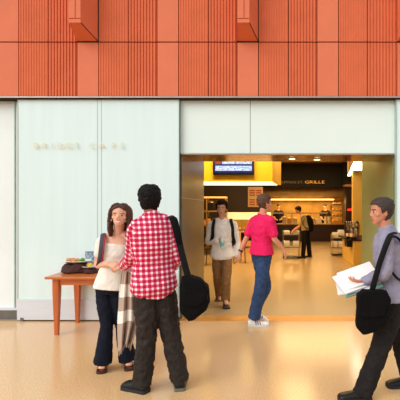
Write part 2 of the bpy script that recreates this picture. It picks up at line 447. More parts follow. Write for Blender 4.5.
# downlights in the passage soffit
for p, y, lab in ((292,158.2,'round downlight in the bronze soffit nearer the television'), (317,159,'round downlight in the bronze soffit nearer the olive wall')):
    Y = (zh-CH)*F/(HY-y)
    e = empty('downlight', (qx(p,Y),Y,zh-.012), lab, 'ceiling light', 'downlights in the soffit')
    part('ring', MB().tube([(qx(p,Y),Y,zh-.012),(qx(p,Y),Y,zh)], [.06,.06], 20, 1, rnd=False), M['lip'], e)
    part('lamp', MB().tube([(qx(p,Y),Y,zh-.016),(qx(p,Y),Y,zh-.010)], [.047,.047], 20, 1, rnd=False), M['emit_down'], e)
# black fascia with grille sign
YF = 18.6
struct(tag(bx('wall_fascia', (qx(200,YF),YF,qz(187,YF)), (qx(346,YF),YF+.3,3.68), M['black_f']), 'black fascia above the grille kitchen'))
sg = empty('grille_sign', (qx(300,YF),YF-.02,qz(183.5,YF)), 'TAPPAN ST. GRILLE lettering in dim gold on the black fascia', 'sign')
def sign_word(s, pL, pR, m, h):
    gl = []; x = 0
    for ch in s:
        if ch == ' ': x += h*.3; continue
        me = text_mesh(ch, h, 'letter', .004); xs = [v.co.x for v in me.vertices]; a0, b0 = min(xs), max(xs)
        for v in me.vertices: v.co.x -= a0
        gl.append((me, x)); x += b0-a0+h*.1
    k = (qx(pR,YF)-qx(pL,YF))/(x-h*.1)
    for me, x in gl:
        for v in me.vertices: v.co.x *= k
        link('letter', me, m, sg, (qx(pL,YF)+x*k-sg.location.x, 0, 0))
sign_word('TAPPAN ST.', 277.5, 303.5, M['letter_d'], .17)
sign_word('GRILLE', 305, 324.5, M['letter_g'], .19)
# kitchen hood, back splash
YK = 20.4
h = empty('kitchen_hood', (qx(300,19.4),19.4,2.0), 'long stainless steel hood over the grille', 'hood')
zh0 = qz(199,19.2)
mb = MB(); xa, xb = qx(262,19.2), qx(344.5,19.2)
mb.add([(xa,19.2,zh0),(xb,19.2,zh0),(xb,19.0,zh0+.12),(xa,19.0,zh0+.12),(xa,21.2,zh0),(xb,21.2,zh0),(xb,21.2,2.9),(xa,21.2,2.9),(xa,19.25,2.9),(xb,19.25,2.9)],
       [(0,1,2,3),(3,2,9,8),(8,9,6,7),(0,4,5,1),(4,7,6,5),(1,5,6,9,2),(0,3,8,7,4)])
M['hoodm'] = mat('hood_steel', (176,140,84), .35, .5, var=.15, nscale=3)
M['splash'] = mat('splash_steel', (206,160,80), .4, .4, var=.2, nscale=2.5)
part('canopy', mb, M['hoodm'], h, False)
part('lamp_strip', MB().box((xa+.3,19.22,zh0-.05),(qx(334,19.2),19.34,zh0-.002)), M['emit_hood'], h, False)
bxs('wall_splash', (qx(200,21.2),21.2,.8), (qx(346,21.2),21.28,2.7), M['splash'])
# grille counter with dark plum front
YC = 19.1
ct = empty('grille_counter', (qx(310,YC),YC,0), 'long dark plum counter in front of the grille kitchen', 'counter')
xa, xb = qx(258,YC), qx(345.5,YC)
part('front', MB().box((xa,YC,0),(xb,YC+.7,.80)), M['plum'], ct, False)
part('worktop', MB().box((xa-.03,YC-.08,.80),(xb+.03,YC+.75,.85)), M['hoodm'], ct, False)
gd = empty('sneeze_guard', (qx(310,YC),YC+.1,.85), 'glass food guard on the grille counter', 'food guard')
part('shelf', MB().box((xa+.2,YC+.02,qz(213.6,YC)),(qx(328,YC),YC+.3,qz(212.6,YC))), M['chrome'], gd, False)
for p in (283,292,301,311,320,327): part('post', MB().tube([(qx(p,YC),YC+.1,.85),(qx(p,YC),YC+.1,qz(213.4,YC))], [.015,.015], 8, 1), M['chrome'], gd)
# tubs and boxes on the counter
def tub(p, wpx, hpx, m, name, lab, group, Y=YC+.3, zb=.85):
    x0, x1 = qx(p-wpx/2,Y), qx(p+wpx/2,Y); hgt = hpx/F*Y; c = (x0+x1)/2
    e = empty(name, (c,Y,zb), lab, name.split('_')[-1], group)
    w = (x1-x0)/2
    part('body', MB().loft([[Vector((c+sx*w*k,Y+sy*.12*k,zb+z)) for sx,sy in ((-1,-1),(1,-1),(1,1),(-1,1))] for k,z in ((.85,0),(1,hgt*.9),(1.04,hgt*.9),(1.04,hgt))]), m, e, False)
    part('filling', MB().ell((c,Y,zb+hgt), (w*.85,.1,hgt*.18+.01)), M['foodr'], e)
    return e
for i,(p,w,hh) in enumerate(((284.5,4,6),(289,4,5),(295,4.5,5),(312,4,5),(316,3,4))):
    tub(p,w,hh,[M['chrome'],M['hoodm']][i%2],'food_pan',
        ['food pan on the grille counter closest to the yellow bulkhead','second food pan along the grille counter','third food pan on the grille counter, near the backpack strap','food pan on the grille counter just past the backpack','small last food pan on the grille counter before the cook'][i],'food pans on the grille counter')
e = empty('menu_holder', (qx(319,YC),YC+.1,.85), 'small cream box standing on the grille counter by the cook', 'box')
part('box_body', MB().box((qx(316.5,YC),YC+.02,.85),(qx(321.5,YC),YC+.2,qz(218.5,YC))), M['offwhite'], e, False)
part('lid', MB().box((qx(316.3,YC),YC+.01,qz(218.5,YC)),(qx(321.7,YC),YC+.21,qz(218,YC))), M['white'], e, False)
for k,(p,l) in enumerate(((325.5,'cream tub beside the hot shelf'),(328.8,'cream tub touching the hot shelf post'))):
    e = empty('tub', (qx(p,YC),YC+.25,.85), l, 'tub', 'cream tubs by the hot shelf')
    part('body', MB().tube([(qx(p,YC+.25),YC+.25,.85),(qx(p,YC+.25),YC+.25,1.18)], [.055,.065], 14, 1, rnd=False), M['offwhite'], e)
    part('lid', MB().tube([(qx(p,YC+.25),YC+.25,1.18),(qx(p,YC+.25),YC+.25,1.21)], [.07,.07], 14, 1, rnd=False), M['hoodm'], e)
# hot shelf rack at the right of the counter
YS = YC+.35
hs = empty('hot_shelf', (qx(337.5,YS),YS,.85), 'heated metal shelf rack at the end of the grille counter', 'shelf')
for zz in (222.5,217,211.5,205.5): part('shelf_board', MB().box((qx(331.5,YS),YS,qz(zz,YS)),(qx(344,YS),YS+.35,qz(zz,YS)+.03)), M['hoodm'], hs, False)
for p in (331.7,343.8):
    for dy in (.01,.34): part('post', MB().tube([(qx(p,YS),YS+dy,.85),(qx(p,YS),YS+dy,qz(204,YS))], [.015,.015], 8, 1), M['black_p'], hs)
for r,(zz,row) in enumerate(((222.5,'lowest'),(217,'middle'),(211.5,'top'))):
    for k,p in enumerate((334,337.7,341.3)):
        e = empty('wrapped_sandwich', (qx(p,YS),YS+.15,qz(zz,YS)+.03), 'wrapped hot sandwich on the %s shelf of the heated rack, %s' % (row, ['beside the cook','in the middle','by the dark pillar'][k]), 'sandwich', 'wrapped sandwiches on the heated rack')
        c = (qx(p,YS), YS+.15, qz(zz,YS)+.03+.055)
        part('wrapper', MB().ell(c, (.075,.1,.055)), M['foodr'] if r != 1 else M['tan_food'], e)
e = empty('roll_tray', (qx(337,YS),YS+.15,qz(205.5,YS)+.03), 'tray of pale rolls on the top of the heated rack', 'tray')
part('tray', MB().box((qx(332.5,YS),YS+.02,qz(205.5,YS)+.03),(qx(343,YS),YS+.3,qz(205.5,YS)+.06)), M['chrome'], e, False)
for p in (334.5,337.5,340.5): part('roll', MB().ell((qx(p,YS),YS+.16,qz(205.5,YS)+.09), (.07,.09,.05)), M['tan_food'], e)
# dark pillar, red lamp
struct(tag(bx('pillar', (qx(346,17.5),17.5,0), (qx(353.5,17.5),17.9,2.75), M['plum']), 'dark plum pillar at the end of the grille counter'))
tag(bx('heat_lamp', (qx(348,17.4),17.4,qz(210.8,17.4)), (qx(352,17.4),17.5,qz(208.8,17.4)), M['emit_red'], bw=.01), 'small red glowing light on the dark pillar', 'lamp')
struct(tag(bx('wall_yellow', (qx(353,13.2),13.2,0), (5.3,13.4,3.68), M['yellow_w']), 'yellow wall behind the condiment counter'))
struct(tag(bx('wall_beam', (qx(345,17.4),17.4,qz(186.5,17.4)), (qx(358,17.4),17.9,qz(184.5,17.4)), M['inwall']), 'thin brown beam'))
struct(bx('wall_dark', (qx(343,18.2),18.2,2.6), (qx(362,18.2),18.4,3.68), M['black_f']))
zp = 2.75
Yof = lambda y: (zp-CH)*F/(HY-y)
for pts, nm, l in (([(354,162),(361.5,162),(364,170.5),(350,170.5)],'ceiling_light','big glowing ceiling panel beside the olive wall'),([(349.5,172),(352.2,172),(350.6,176),(347.5,176)],'ceiling_light','small glowing ceiling panel behind the bigger one')):
    pl = [(qx(a,Yof(b)),Yof(b)) for a,b in pts]; c = Vector((pl[0][0],pl[0][1],zp))
    e = empty('ceiling_light', c, l, 'ceiling light', 'glowing ceiling panels by the olive wall')
    part('diffuser', MB().prism(pl, zp, zp+.02), M['emit_w'], e, False)
    cx = sum(p[0] for p in pl)/4; cy = sum(p[1] for p in pl)/4
    part('housing', MB().prism([(cx+(x-cx)*1.04, cy+(y-cy)*1.04) for x,y in pl], zp+.02, 3.66), M['inwall'], e, False)
# condiment counter at right
YQ = 11.2
cc = empty('condiment_counter', (qx(358,YQ),YQ,0), 'yellow condiment counter with a dark top by the olive wall', 'counter')
xq = qx(353.5,YQ)
part('cabinet', MB().box((xq,YQ,0),(5.2,12.9,qz(241,YQ))), M['yellow_w'], cc, False)
ztop = qz(241,YQ)+.04
part('worktop', MB().box((xq-.12,YQ-.03,qz(241,YQ)),(5.2,12.95,ztop)), M['black_f'], cc, False)
part('cup_chute', MB().box((xq-.16,YQ+.1,qz(241,YQ)-.18),(xq-.01,YQ+.5,qz(241,YQ))), M['black_p'], cc, False)
def lathe(c, prof, n=18):
    mb = MB(); c = Vector(c)
    mb.loft([[c+Vector((r*math.cos(2*math.pi*j/n), r*math.sin(2*math.pi*j/n), z)) for j in range(n)] for r,z in prof]); return mb
for k,(p,Y,hh,r,l) in enumerate(((356.5,11.35,.38,.07,'tall chrome coffee urn at the front of the condiment counter'),(352,11.9,.34,.075,'chrome coffee urn behind, near the edge of the condiment counter'),(357,12.4,.5,.08,'tallest chrome coffee urn at the back of the condiment counter'))):
    e = empty('coffee_urn', (qx(p,Y),Y,ztop), l, 'coffee urn', 'chrome urns on the condiment counter')
    c = (qx(p,Y),Y,ztop)
    part('body', lathe(c, [(r,0),(r,hh*.7),(r*.9,hh*.8)]), M['chrome'], e)
    part('lid', lathe(c, [(r*.92,hh*.8),(r*.7,hh*.92),(.015,hh*.95),(.015,hh)]), M['black_p'], e)
    part('spout', MB().tube([Vector(c)+Vector((0,-r,.1)),Vector(c)+Vector((0,-r-.05,.1)),Vector(c)+Vector((0,-r-.06,.06))], [.012,.012,.012], 8, 2), M['black_p'], e)
for k,(p,Y,l) in enumerate(((349.2,11.5,'dark condiment caddy at the corner of the condiment counter'),(353.5,11.3,'dark condiment caddy in front of the urns'))):
    e = empty('condiment_caddy', (qx(p,Y),Y,ztop), l, 'caddy', 'dark caddies on the condiment counter')
    X = qx(p,Y)
    part('tray', MB().box((X-.09,Y-.1,ztop),(X+.07,Y+.1,ztop+.07)), M['black_p'], e, False)
    for j in range(3): part('packet_bundle', MB().box((X-.08+j*.05,Y-.08,ztop+.07),(X-.045+j*.05,Y+.08,ztop+.15)), [M['offwhite'],M['tan_food'],M['hoodm']][j], e, False)
e = empty('napkin_basket', (qx(352,12.5),12.5,ztop), 'dark basket of cutlery at the back of the condiment counter', 'basket')
X = qx(350.5,12.5)
part('basket', lathe((X,12.5,ztop), [(.1,0),(.15,.2),(.16,.2)]), M['choc'], e)
for j in range(5): part('cutlery', MB().tube([(X-.08+.04*j,12.5,ztop+.1),(X-.12+.06*j,12.5,ztop+.45)], [.012,.02], 8, 1), M['chrome'], e)
# two trolleys with white boxes
def trolley(pL, pR, Y, yA, yB, lab, ytop):
    x0, x1 = qx(pL,Y), qx(pR,Y); e = empty('trolley', ((x0+x1)/2,Y,0), lab, 'trolley', 'wire trolleys carrying white boxes')
    zA, zB = qz(yA,Y), qz(yB,Y); dp = .42
    for z in (zA,zB,.07): part('shelf', MB().box((x0,Y,z-.025),(x1,Y+dp,z)), M['steel_d'] if z != .07 else M['black_p'], e, False)
    for x in (x0+.015,x1-.015):
        for y in (Y+.02,Y+dp-.02):
            part('leg', MB().tube([(x,y,.05),(x,y,zA+.1)], [.013,.013], 8, 1), M['chrome'], e)
            part('caster', MB().ell((x,y,.027), (.014,.027,.027)), M['black_p'], e)
    return x0, x1, zA, zB
def takeout(x, y, z, w, hh, lab):
    e = empty('takeout_box', (x,y,z), lab, 'box', 'white takeout boxes on the trolleys')
    part('base', MB().loft([[Vector((x+sx*w*k,y+sy*w*k,z+zz)) for sx,sy in ((-1,-1),(1,-1),(1,1),(-1,1))] for k,zz in ((.88,0),(1,hh*.6))]), M['offwhite'], e, False)
    part('lid', MB().loft([[Vector((x+sx*w*k,y+sy*w*k,z+zz)) for sx,sy in ((-1,-1),(1,-1),(1,1),(-1,1))] for k,zz in ((1.03,hh*.6),(1.0,hh*.68),(.9,hh))]), M['white'], e, False)
x0,x1,zA,zB = trolley(332.5,345,13.3,238,247.5,'wire trolley with white boxes standing in front of the dark pillar',0)
w = (x1-x0)/2
takeout(x0+.11,13.45,zA,.1,.18,'white takeout box on upper shelf of the trolley by the pillar, outer end')
takeout(x1-.11,13.45,zA,.1,.26,'taller white takeout box on upper shelf of the trolley by the pillar')
takeout(x0+.09,13.45,zB,.095,.2,'white takeout box on lower shelf of the trolley by the pillar, outer end')
takeout(x1-.11,13.45,zB,.1,.2,'white takeout box on lower shelf of the trolley by the pillar, pillar end')
x0,x1,zA,zB = trolley(283,300,12.6,234.5,247,'wire trolley that the man with the backpack reaches over',0)
takeout(x0+.12,12.76,zA,.1,.12,'low white takeout box on the upper shelf of the reached-over trolley, hand side')
takeout(x1-.12,12.76,zA,.1,.13,'white takeout box on the upper shelf of the reached-over trolley, by the man')
takeout(x0+.12,12.76,zB,.1,.18,'white takeout box on the lower shelf of the reached-over trolley, entrance side')
takeout(x1-.12,12.76,zB,.1,.18,'white takeout box on the lower shelf of the reached-over trolley, beside the man')
# left half: dark back wall with menu board, lit pastry case, oven rack
YL = 16.5
struct(tag(bx('wall_menu', (qx(150,YL),YL,0), (qx(262,YL),YL+.2,3.68), mat('dark_brown_wall', (44,28,18), .6, var=.2, nscale=2)), 'dark brown wall behind the pastry case'))
mbd = empty('menu_board', (qx(255,YL-.05),YL-.05,qz(206,YL)), 'pale menu board printed with red rows behind the red shirt', 'menu board')
M['menu'] = mat('menu_paper', (196,168,120), .6, var=.08); M['menu_r'] = mat('menu_red', (170,60,44), .6, var=.25, nscale=30)
part('board', MB().box((qx(248,YL),YL-.05,qz(207,YL)),(qx(263,YL),YL,qz(187,YL))), M['menu'], mbd, False)
for k in range(7):
    y = 190+k*2.3
    if k == 3: continue
    for (a,b) in ((249.5,255),(256.2,261.5)): part('red_row', MB().box((qx(a,YL),YL-.056,qz(y+1.3,YL)),(qx(b,YL),YL-.05,qz(y,YL))), M['menu_r'], mbd, False)
YP = 14.6
pc = empty('pastry_case', (qx(255,YP),YP,0), 'glowing pastry display case behind the man in white', 'display case')
xa, xb = qx(225,YP), qx(271,YP)
part('plinth', MB().box((xa,YP,0),(xb,YP+.7,qz(231,YP))), mat('case_front', (226,176,110), .5, var=.1), pc, False)
part('deck', MB().box((xa,YP,qz(231,YP)),(xb,YP+.7,qz(230,YP))), M['chrome'], pc, False)
part('back_panel', MB().box((xa,YP+.62,qz(230,YP)),(xb,YP+.7,qz(213,YP))), M['yellow_w'], pc, False)
part('top_shelf', MB().box((xa,YP,qz(219.5,YP)),(xb,YP+.7,qz(212.5,YP))), mat('case_header', (250,232,196), .5, emit=(255,226,170), es=.55), pc, False)
for p in (226,241,256,270.5): part('post', MB().box((qx(p,YP),YP,qz(230,YP)),(qx(p+.5,YP),YP+.03,qz(219.5,YP))), M['chrome'], pc, False)
for k in range(9):
    p = 231+k*4.4; s = random.uniform(.05,.075)
    e = tag(link('pastry', MB().ell((0,0,.05), (s,.07,.055)).mesh('pastry'), [M['foodr'],M['tan_food']][k%2], None, (qx(p,YP+.2),YP+.2,qz(230,YP))), 'golden pastry lying inside the glowing display case', 'pastry', 'pastries in the display case')
    smooth(e.data)
# oven rack on the far left
YV = 13.6
ov = empty('oven_rack', (qx(211,YV),YV,0), 'brass framed oven rack behind the man in white, next to the metal wall', 'rack')
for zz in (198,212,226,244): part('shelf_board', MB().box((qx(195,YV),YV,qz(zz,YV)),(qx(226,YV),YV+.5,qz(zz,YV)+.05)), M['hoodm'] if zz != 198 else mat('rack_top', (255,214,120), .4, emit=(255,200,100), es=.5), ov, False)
for p in (195.5,206.5,225.5):
    for dy in (.02,.47): part('post', MB().tube([(qx(p,YV),YV+dy,0),(qx(p,YV),YV+dy,qz(197,YV))], [.02,.02], 8, 1), M['hoodm'], ov)
for p,l in ((210.5,'brown oven box on the top level of the brass rack, beside the metal wall'),(219,'brown oven box on the top level of the brass rack, behind the dark hair')):
    e = empty('oven', (qx(p,YV),YV+.1,qz(212,YV)+.05), l, 'oven', 'brown ovens on the brass rack')
    part('body', MB().box((qx(p-3.4,YV),YV+.06,qz(212,YV)+.05),(qx(p+3.4,YV),YV+.44,qz(200,YV))), mat('oven_brown', (92,62,30), .4, var=.15), e, False)
    part('door', MB().box((qx(p-2.8,YV),YV+.045,qz(210,YV)),(qx(p+2.8,YV),YV+.06,qz(203,YV))), M['black_p'], e, False)
    part('handle', MB().tube([(qx(p-2.4,YV),YV+.03,qz(202.2,YV)),(qx(p+2.4,YV),YV+.03,qz(202.2,YV))], [.012,.012], 8, 1), M['chrome'], e)
for k,p in enumerate((204,208,213,232)):
    hh = .2+.05*(k%2)
    e = empty('jar', (qx(p,YV),YV+.2,qz(226,YV)+.05), ['amber jar on the brass rack, half hidden by the metal wall','second amber jar on the brass rack','amber jar on the brass rack beside the white sleeve','amber jar'][k], 'jar', 'amber jars on the brass rack')
    if k == 3: bpy.data.objects.remove(e); continue
    c = (qx(p,YV),YV+.2,qz(226,YV)+.05)
    part('body', lathe(c, [(.05,0),(.06,.02),(.06,hh*.7),(.04,hh*.8)]), M['foodr'], e)
    part('lid', lathe(c, [(.045,hh*.8),(.045,hh)]), M['black_p'], e)
# dark cafe chairs
def chair(p, ybase, rz, lab):
    Y = CH*F/(ybase-HY); e = empty('cafe_chair', (qx(p,Y),Y,0), lab, 'chair', 'dark chairs inside the cafe', rz)
    def pt(name, mb): link(name, mb.mesh(name), M['black_p'], e)
    pt('seat', MB().box((-.2,-.2,.43),(.2,.2,.46)))
    for sx in (-1,1):
        for sy in (-1,1): pt('leg', MB().tube([(sx*.2,sy*.2,0.012),(sx*.17,sy*.17,.44)], [.014,.014], 8, 1))
    pt('backrest', MB().box((-.19,.185,.62),(.19,.205,.86)))
    for sx in (-1,1): pt('back_post', MB().tube([(sx*.17,.19,.45),(sx*.17,.195,.8)], [.012,.012], 8, 1))
chair(209.5,264,.6,'dark metal chair inside the entrance behind the man in white')
chair(243,262,-.5,'dark metal chair between the man in white and the red shirt')

# ------------------------------------------------------------------ table with food
x0, x1 = -2.72, -1.55; y0, y1 = 5.0, 5.645; ztb = .745
tb = empty('side_table', ((x0+x1)/2,(y0+y1)/2,0), 'orange brown wooden table with tapered legs against the glass wall', 'table')
me = bevel(MB().box((x0-.06,y0-.05,.715),(x1+.06,y1,ztb)).mesh('table_top', Vector(tb.location)), .004)
link('table_top', me, M['wood'], tb)
for (a,b) in (((x0+.03,y0+.03,.63),(x1-.03,y0+.05,.715)),((x0+.03,y1-.07,.63),(x1-.03,y1-.05,.715)),((x0+.03,y0+.03,.63),(x0+.05,y1-.05,.715)),((x1-.05,y0+.03,.63),(x1-.03,y1-.05,.715))):
    part('apron', MB().box(a,b), M['wood'], tb, False)
for lx in (x0+.045,x1-.045):
    for ly in (y0+.045,y1-.055):
        part('leg', MB().loft([[Vector((lx+sx*w,ly+sy*w,z)) for sx,sy in ((-1,-1),(1,-1),(1,1),(-1,1))] for w,z in ((.021,0),(.038,.56),(.038,.714))]), M['wood_v'], tb, False)
def blob(name, c, r, m, lab, cat, vs=.01, disp=.03, ds=.06, seed=0):
    return None
# crumpled dark cloth bundles
def cloth_pile(c, r, h, lab, seed):
    mb = MB(); n = 26; rnd = random.Random(seed); rings = []
    for k,(rr,z) in enumerate(((1.0,0),(1.06,.2),(1.0,.45),(.92,.7),(.8,.92),(.5,1.0),(.15,1.0))):
        ring = []
        for j in range(n):
            a = 2*math.pi*j/n; f = 1+.13*math.sin(3*a+seed+k*.9)+.07*math.sin(7*a+k*2.1)
            ring.append(Vector((r[0]*rr*f*math.cos(a), r[1]*rr*f*math.sin(a), max(0,h*z*(1+.14*math.sin(4*a+seed+k))))))
        rings.append(ring)
    mb.loft(rings)
    me = evaluate(mb.mesh('folded_cloth'), [('SUBSURF', dict(levels=2)), ('DISPLACE', dict(texture=cloud(.04), strength=.02, mid_level=.5))])
    zmin = min(v.co.z for v in me.vertices)
    for v in me.vertices: v.co.z = max(v.co.z, 0.0)
    smooth(me)
    return tag(link('folded_cloth', me, M['choc'], None, c), lab, 'cloth', 'dark cloths on the table')
Yt = 5.32
cloth_pile(Vector((qx(76.5,Yt),Yt,ztb)), (.175,.15), .125, 'bunched dark brown cloth under the oval plate on the table', 1)
cloth_pile(Vector((qx(92,Yt),Yt-.02,ztb)), (.10,.13), .06, 'small dark brown cloth on the table beside the woman', 4)
pl = empty('oval_plate', (qx(77,Yt),Yt-.02,ztb+.135), 'white oval plate of food on the bunched brown cloth', 'plate')
c = Vector((qx(77,Yt),Yt-.02,ztb+.135))
def dish(c, a, b, n=32):
    mb = MB(); mb.loft([[c+Vector((a*k*math.cos(2*math.pi*j/n), b*k*math.sin(2*math.pi*j/n), z)) for j in range(n)] for k,z in ((.55,-.0),(.62,.0),(1,.022),(1.0,.028),(.66,.01),(.1,.01))]); return mb
part('plate', dish(c,.20,.13), M['white'], pl)
for k in range(11):
    a = random.uniform(-.10,.12); b = random.uniform(-.06,.06)
    m = [M['tan_food'],M['pink_food'],M['tan_food'],M['green'],M['white']][k%5]
    if m is M['green']: a = abs(a)+.02
    part('food_piece', MB().ell(c+Vector((a,b,.028+random.uniform(0,.018))), (random.uniform(.025,.045),.03,.022), Matrix.Rotation(random.uniform(-.5,.5),3,'Y'), 10, 6), m, pl)
p2 = empty('side_plate', (qx(91,Yt),Yt-.02,ztb+.064), 'smaller white plate with a yellow fruit beside the woman', 'plate')
c = Vector((qx(91,Yt),Yt-.02,ztb+.064))
part('plate', dish(c,.12,.11), M['white'], p2)
part('fruit', MB().ell(c+Vector((-.0,-.02,.04)), (.04,.035,.03)), M['lemon'], p2)
part('leaf', MB().ell(c+Vector((-.06,.0,.03)), (.03,.03,.014)), M['green'], p2)
lf = empty('leaflet', (qx(88.5,5.5),5.52,ztb), 'blue printed leaflet standing on the table behind the plates', 'leaflet')
part('card', MB().box((qx(84.8,5.5),5.50,ztb),(qx(97,5.5),5.508,qz(250.5,5.5))), M['white'], lf, False)
part('print', MB().box((qx(85.3,5.5),5.497,ztb+.02),(qx(96.5,5.5),5.5,qz(251.2,5.5))), M['blueprint'], lf, False)
part('stand_foot', MB().box((qx(86,5.5),5.508,ztb),(qx(95,5.5),5.57,ztb+.006)), M['black_p'], lf, False)

# ------------------------------------------------------------------ people
EYEW = mat('eye_white', (236,230,224), .3); EYED = mat('eye_dark', (44,28,22), .2); TEETH = mat('teeth', (250,246,240), .3)
def browmat(c): return mat('brow', c, .8)
HEAD = [(0.0,.060,.020,.022),(.012,.050,.036,.034),(.030,.036,.056,.047),(.050,.023,.071,.055),(.075,.010,.084,.062),(.100,.003,.091,.067),(.130,-.002,.096,.072),(.160,-.004,.096,.074),(.185,-.006,.087,.067),(.205,-.008,.068,.053),(.218,-.008,.042,.034),(.225,-.008,.014,.012)]
# head frame: x = side (person's left +), y = forward, z = up; origin at chin level under the skull middle
def head_frame(center, fwd, pitch=0, roll=0, s=1.0, wide=1.0):
    f = Vector((fwd[0],fwd[1],0)).normalized(); f = (f*math.cos(pitch)+Vector((0,0,1))*math.sin(pitch)).normalized()
    side = Vector((0,0,1)).cross(f).normalized()
    up = f.cross(side)*-1 if f.cross(side).z < 0 else f.cross(side)
    if roll:
        R = Matrix.Rotation(roll,3,f); side = R@side; up = R@up
    m3 = Matrix((side*wide,f,up)).transposed()*s
    m = m3.to_4x4(); m.translation = Vector(center)-m3@Vector((0,0,.112))
    return m
def head_rings(Hm, grow=0.0, n=28):
    rings = []
    for (z,c,d,w) in HEAD:
        zz = z+(grow*(z-.11)/.115)
        rings.append([Hm@Vector(((w+grow)*math.cos(2*math.pi*j/n), c+(d+grow)*math.sin(2*math.pi*j/n), zz)) for j in range(n)])
    return rings
def add_head(mb, Hm, nose=1.0):
    mb.loft(head_rings(Hm))
    t = lambda *p: Hm@Vector(p)
    s = Hm.to_scale()[0]
    mb.tube([t(0,.088,.118),t(0,.100,.095),t(0,.108*nose,.079)], [.007*s,.009*s,.012*s], 10, 3)
    for sx in (-1,1):
        mb.ell(t(sx*.011,.096,.075), (.009*s,.009*s,.007*s))
        M3 = Hm.to_3x3()
        mb.ell(t(sx*.073,-.008,.098), (.008,.018,.031), M3, 12, 8)
        mb.ell(t(sx*.045,.048,.088), (.022,.026,.02), M3, 12, 8)      # cheek
        mb.ell(t(sx*.03,.082,.131), (.024,.014,.008), M3, 10, 6)      # brow
    mb.ell(t(0,.083,.046), (.024,.012,.008), Hm.to_3x3(), 12, 8)
    mb.ell(t(0,.081,.036), (.019,.012,.007), Hm.to_3x3(), 12, 8)
def face_slot(p, smile):
    x,y,z = p
    if y < .04: return 0
    ax = abs(x)
    ez = .112
    eh = .0045 if smile else .006
    if ((ax-.031)/.0085)**2+((z-ez)/(eh+.001))**2 < 1: return 2
    if ((ax-.031)/.0155)**2+((z-ez)/eh)**2 < 1: return 1
    if abs(z-(.134-.10*max(0,ax-.035)+ .0*ax)) < .0035 and .014 < ax < .05: return 4
    zz = z-(.046 if smile else .041)-(x*x*10 if smile else 0)
    if smile and (x/.024)**2+(zz/.007)**2 < 1: return 5
    if (x/.028)**2+(zz/.0105)**2 < 1: return 3
    return 0
def add_hand(mb, wrist, d, n, thumb, curl=.35, s=1.0, spread=.10):
    """d: finger direction, n: direction the palm faces, thumb: +1/-1 side"""
    d = Vector(d).normalized(); n = Vector(n); n = (n-d*n.dot(d)).normalized(); l = d.cross(n)*thumb
    w = Vector(wrist)
    mb.tube([w-d*.02*s, w+d*.03*s, w+d*.065*s, w+d*.088*s], [(.026*s,.018*s),(.034*s,.016*s),(.041*s,.014*s),(.038*s,.011*s)], 14, 3, up=l)
    for i,(o,L) in enumerate(((.032,.068),(.0107,.078),(-.0107,.073),(-.032,.056))):
        p = w+d*(.082-.006*abs(i-1))*s+l*o*s; ang = 0; pts = [p-d*.02*s, p]
        dd = (d+l*(o*spread/.03)).normalized()
        for k,fr in enumerate((.42,.33,.25)):
            ang += curl*(1.0+.25*k)*(1+.12*i)
            p = p+(dd*math.cos(ang)+n*math.sin(ang))*L*fr*s; pts.append(p)
        mb.tube(pts, [.009*s,.0088*s,.0085*s,.0078*s,.0068*s], 10, 3)
    p = w+d*.02*s+l*.026*s; dd = (d*.7+l*.7+n*.25).normalized()
    p2 = p+dd*.042*s; dd2 = (d*.93+l*.25+n*(.2+curl*.5)).normalized(); p3 = p2+dd2*.032*s
    mb.tube([p-dd*.012*s, p, p2, p3, p3+dd2*.02*s], [.014*s,.0135*s,.011*s,.0098*s,.008*s], 10, 3)
def lerp(a,b,t): return a*(1-t)+b*t
TORSO = [(-.10,.120,.095),(0.0,.165,.115),(.18,.158,.110),(.38,.142,.102),(.60,.155,.115),(.78,.165,.112),(.90,.140,.090),(.97,.085,.070)]
def torso(mb, J, k=1.0, grow=0.0, t0=-.1, t1=1.0, kd=1.0, belly=0.0, profile=TORSO, flare=0):
    sp = [J['pelvis'], J['waist'], J['chest'], J['neck']]
    hd = (J['hipL']-J['hipR']).normalized(); sd = (J['shL']-J['shR']).normalized()
    def at(t):
        if t <= 0: return sp[0]+(sp[0]-sp[1]).normalized()*(-t)*.5
        x = t*3; i = min(int(x),2); return lerp(sp[i],sp[i+1],x-i)
    # arc parameter: pelvis 0, waist .33, chest .66, neck 1
    rings = []
    rows = [r for r in profile if t0-1e-6 <= r[0] <= t1+1e-6]
    n = 28
    for (t,w,d) in rows:
        c = at(t); tan = (at(min(1,t+.05))-at(t-.05)).normalized()
        s = lerp(hd,sd,max(0,min(1,t))); s = (s-tan*s.dot(tan)).normalized(); f = tan.cross(s)
        g = grow+(flare*max(0,(.3-t)) if flare else 0)
        ww, dd = w*k+g, d*k*kd+g
        rings.append([c+s*ww*math.copysign(abs(math.cos(a))**.9,math.cos(a))+f*dd*math.copysign(abs(math.sin(a))**.9,math.sin(a)) for a in [2*math.pi*j/n for j in range(n)]])
    mb.loft(rings)
def add_arm(mb, sh, el, wr, r, grow=0.0, upto=2.0, bunch=0):
    """upto 2.0 = to the wrist, .5 = half the upper arm"""
    pts = [sh, lerp(sh,el,.5), el, lerp(el,wr,.45), wr]; rr = [r*1.12, r*1.0, r*.86, r*.84, r*.6]
    if upto >= 2: mb.tube(pts, [x+grow for x in rr], 14, 4); return
    e = []; R = []
    for i in range(9):
        t = upto*i/8; 
        if t <= 1: e.append(lerp(sh,el,t)); R.append(r*(1.12-.26*t)+grow*(1+bunch*t))
        else: e.append(lerp(el,wr,t-1)); R.append(r*(.86-.2*(t-1))+grow)
    mb.tube(e, R, 14, 2, rnd=True)
